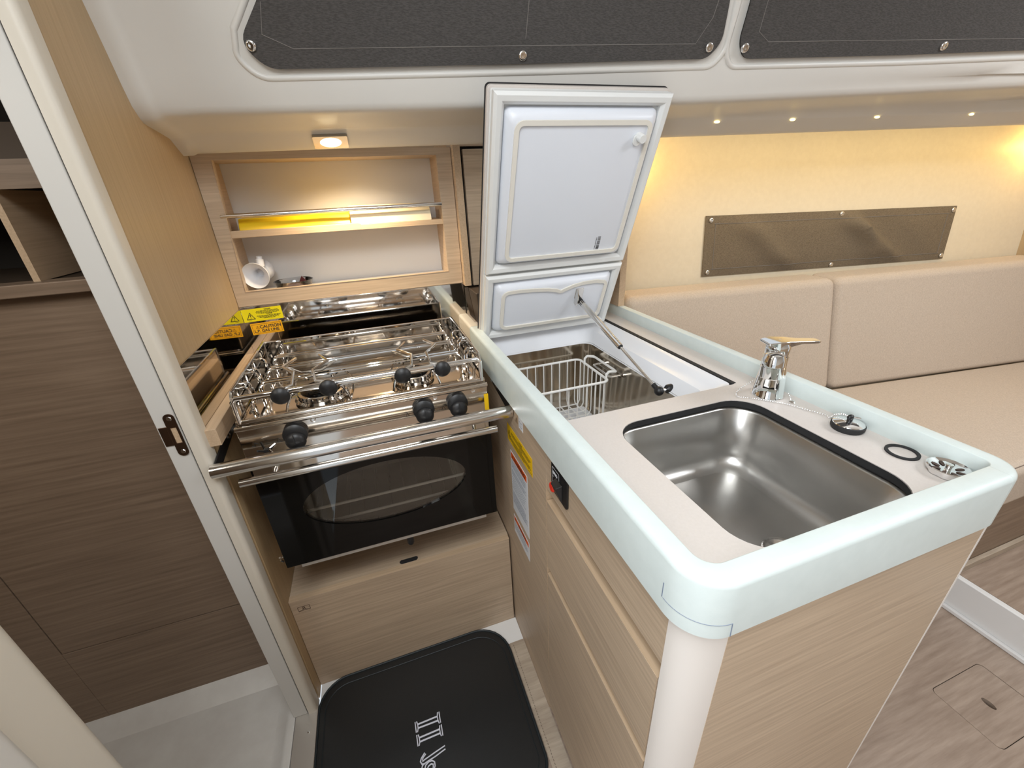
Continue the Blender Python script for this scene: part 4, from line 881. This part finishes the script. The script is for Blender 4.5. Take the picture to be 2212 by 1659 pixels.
# wire basket hanging inside
bx0, bx1, by0, by1, bz0, bz1 = .312, .545, .870, 1.045, .655, .800
t = thing('wire_basket', 'white coated wire basket hanging inside the open icebox', 'basket', ((bx0 + bx1) / 2, (by0 + by1) / 2, bz0))
MB().tube(rr3(bx0, bx1, by0, by1, .016, bz1, 4), .0034, 8, True).build('rim_wire', 'wire_white', t)
hk = MB().tube([(bx1, by1 - .035, bz1 - .004), (bx1 + .001, by1 - .035, bz1 + .014), (bx1 + .008, by1 - .035, bz1 + .020), (bx1 + .028, by1 - .036, bz1 + .016), (bx1 + .030, by1 - .045, bz1 + .016), (bx1 + .030, by0 + .03, bz1 + .016), (bx1 + .028, by0 + .018, bz1 + .016), (bx1 + .008, by0 + .018, bz1 + .018), (bx1 + .001, by0 + .018, bz1 + .012), (bx1, by0 + .018, bz1 - .004)], .0034, 8)
hk.build('hanging_hook', 'wire_white', t)
for i in range(9):
    x = bx0 + .014 + (bx1 - bx0 - .028) * i / 8
    MB().tube([(x, by0 + .003, bz1), (x, by0 + .003, bz0 + .014), (x, by0 + .008, bz0 + .003), (x, by0 + .016, bz0), (x, by1 - .016, bz0), (x, by1 - .008, bz0 + .003), (x, by1 - .003, bz0 + .014), (x, by1 - .003, bz1)], .0019, 6).build('basket_wire', 'wire_white', t)
for i in range(7):
    y_ = by0 + .016 + (by1 - by0 - .032) * i / 6
    MB().tube([(bx0 + .003, y_, bz1), (bx0 + .003, y_, bz0 + .016), (bx0 + .008, y_, bz0 + .005), (bx0 + .016, y_, bz0 + .002), (bx1 - .016, y_, bz0 + .002), (bx1 - .008, y_, bz0 + .005), (bx1 - .003, y_, bz0 + .016), (bx1 - .003, y_, bz1)], .0019, 6).build('basket_wire', 'wire_white', t)

# ================================================================== DOOR STRIKE PLATE
t = thing('strike_plate', 'bronzed steel latch strike plate screwed to the heads door jamb', 'strike plate', (-.388, .80, .86))
T = TM((-.3835, .8028, .899), (1, 0, 0), (0, 0, 1), (0, -1, 0))
MB(T).holed(rrect(-.0085, .0085, -.043, .043, .0083, 6), [[(-.004, -.016), (.005, -.016), (.005, .016), (-.004, .016)]], .0002, .0018).build('plate', 'bronze', t)
MB(T).box(-.0215, -.0083, -.019, .019, .0000, .0018).build('tongue', 'bronze', t, bevel=.0005)
MB(T).box(-.004, .005, -.016, .016, .00005, .0006).build('latch_hole', 'oak_edge', t, smooth=False)
for v_ in (-.034, .034): MB(T).lathe([(.0042, .0018), (.0035, .0026), (.001, .0024)], (0, v_, 0), 12).build('screw', 'chrome', t)

# ================================================================== HULL WINDOW CURTAIN
c0 = Vector((1.66, hully(1.66, .95) - .01, .945))
t = thing('hull_window_curtain', 'taupe canvas curtain with soft folds on the hull window above the settee', 'curtain', c0)
def hc(u, v):
    xb = 1.142 + u * 1.03; xt = 1.142 + u * 1.036; x = xb + (xt - xb) * v
    z_ = .950 - .008 * u + v * (.206 - .012 * u) 
    edge = min(1, min(u, 1 - u) * 9, min(v, 1 - v) * 4)
    f1 = .012 * math.exp(-((u - .12 - .22 * (1 - v)) / .05) ** 2) + .014 * math.exp(-((u - .50 - .30 * (1 - v)) / .045) ** 2) - .008 * math.exp(-((u - .62 - .24 * (1 - v)) / .06) ** 2) + .010 * math.exp(-((u - .56 - .12 * (1 - v)) / .03) ** 2)
    return Vector((x, hully(x, z_) - .006 - edge * max(0, f1 * 1.9 + .006), z_))
nu, nv2 = 60, 14; vs = []; fs = []
for layer in (0, .003):
    for i in range(nu + 1):
        for j in range(nv2 + 1): vs.append(hc(i / nu, j / nv2) + Vector((0, layer, 0)))
q = (nu + 1) * (nv2 + 1)
for i in range(nu):
    for j in range(nv2):
        a_ = i * (nv2 + 1) + j; fs.append((a_, a_ + 1, a_ + nv2 + 2, a_ + nv2 + 1)); fs.append((q + a_, q + a_ + nv2 + 1, q + a_ + nv2 + 2, q + a_ + 1))
for i in range(nu):
    for j in (0, nv2): a_ = i * (nv2 + 1) + j; fs.append((a_, a_ + nv2 + 1, q + a_ + nv2 + 1, q + a_))
for j in range(nv2):
    for i in (0, nu): a_ = i * (nv2 + 1) + j; fs.append((a_, a_ + 1, q + a_ + 1, q + a_))
MB().add(vs, fs).build('cloth', 'curtain2', t, angle=60)
for line in ([(.03 + .94 * i / 40, .87) for i in range(41)], [(.03 + .94 * i / 40, .12) for i in range(41)], [(.035, .12 + .75 * i / 10) for i in range(11)], [(.965, .12 + .75 * i / 10) for i in range(11)]):
    MB().tube([hc(u, v) + Vector((0, -.0006, 0)) for u, v in line], .0008, 5).build('stitching', 'stitch', t)
for u, v in ((.018, .93), (.51, .945), (.985, .93), (.018, .07), (.51, .05), (.985, .07)):
    MB().lathe([(.0085, 0), (.0085, .0015), (.0075, .0035), (.0055, .0045), (.003, .004), (0, .0036)], hc(u, v) + Vector((0, -.001, 0)), 14, (-.16, -1, .1)).build('snap_fastener', 'chrome', t)

# ================================================================== SETTEE
t = thing('settee_base', 'brown wood settee base below the seat cushion', 'settee', (1.6, .7, .0))
MB().box(.75, 2.53, .455, .92, .0, .383).build('front_box', 'walnut', t, smooth=False)
MB().box(1.57, 2.53, .442, .4545, .1215, .148).build('kick_strip', 'sole_y', t, bevel=.002)
def cushion(name, label, p8, piping, bevel=.028, group=None):
    c0 = sum((Vector(p) for p in p8[:4]), Vector()) / 4
    o = thing(name, label, 'cushion', c0, group)
    MB().hexa(p8).build('pad', 'cushion', o, bevel=bevel, seg=5)
    for pp_ in piping: MB().tube(pp_, .0015, 6).build('seam', 'seam', o)
    return o
def bk_y(x): return .95 - .14 * (x - 1.545)
def tp_y(x): return 1.03 - .145 * (x - 1.54)
def backc(xa, xb, label):
    zb_, zt_ = .534, .938; dx = .006
    p8 = [(xa, bk_y(xa), zb_), (xb, bk_y(xb), zb_), (xb, bk_y(xb) + .12, zb_), (xa, bk_y(xa) + .12, zb_), (xa - dx, tp_y(xa), zt_), (xb - dx, tp_y(xb), zt_), (xb - dx, tp_y(xb) + .125, zt_), (xa - dx, tp_y(xa) + .125, zt_)]
    pip = [[(xa + .02, tp_y(xa) + .014, zt_ - .006), ((xa + xb) / 2, tp_y((xa + xb) / 2) + .014, zt_ - .006), (xb - .03, tp_y(xb) + .014, zt_ - .006)]]
    return cushion('back_cushion', label, p8, pip, .026, 'settee back cushions')
backc(.772, 1.5435, 'beige woven back cushion behind the tap, nearest the galley')
backc(1.5495, 2.52, 'beige woven back cushion at the right edge of the settee')
sy = .425
cushion('seat_cushion', 'long beige woven seat cushion on the settee', [(.752, sy + .008, .3845), (2.52, sy + .008, .3845), (2.52, .80, .3845), (.752, 1.04, .3845), (.752, sy, .5455), (2.52, sy, .5455), (2.52, .83, .5455), (.752, 1.07, .5455)], [[(.80, sy + .012, .5385), (2.48, sy + .012, .5385)]], .03)
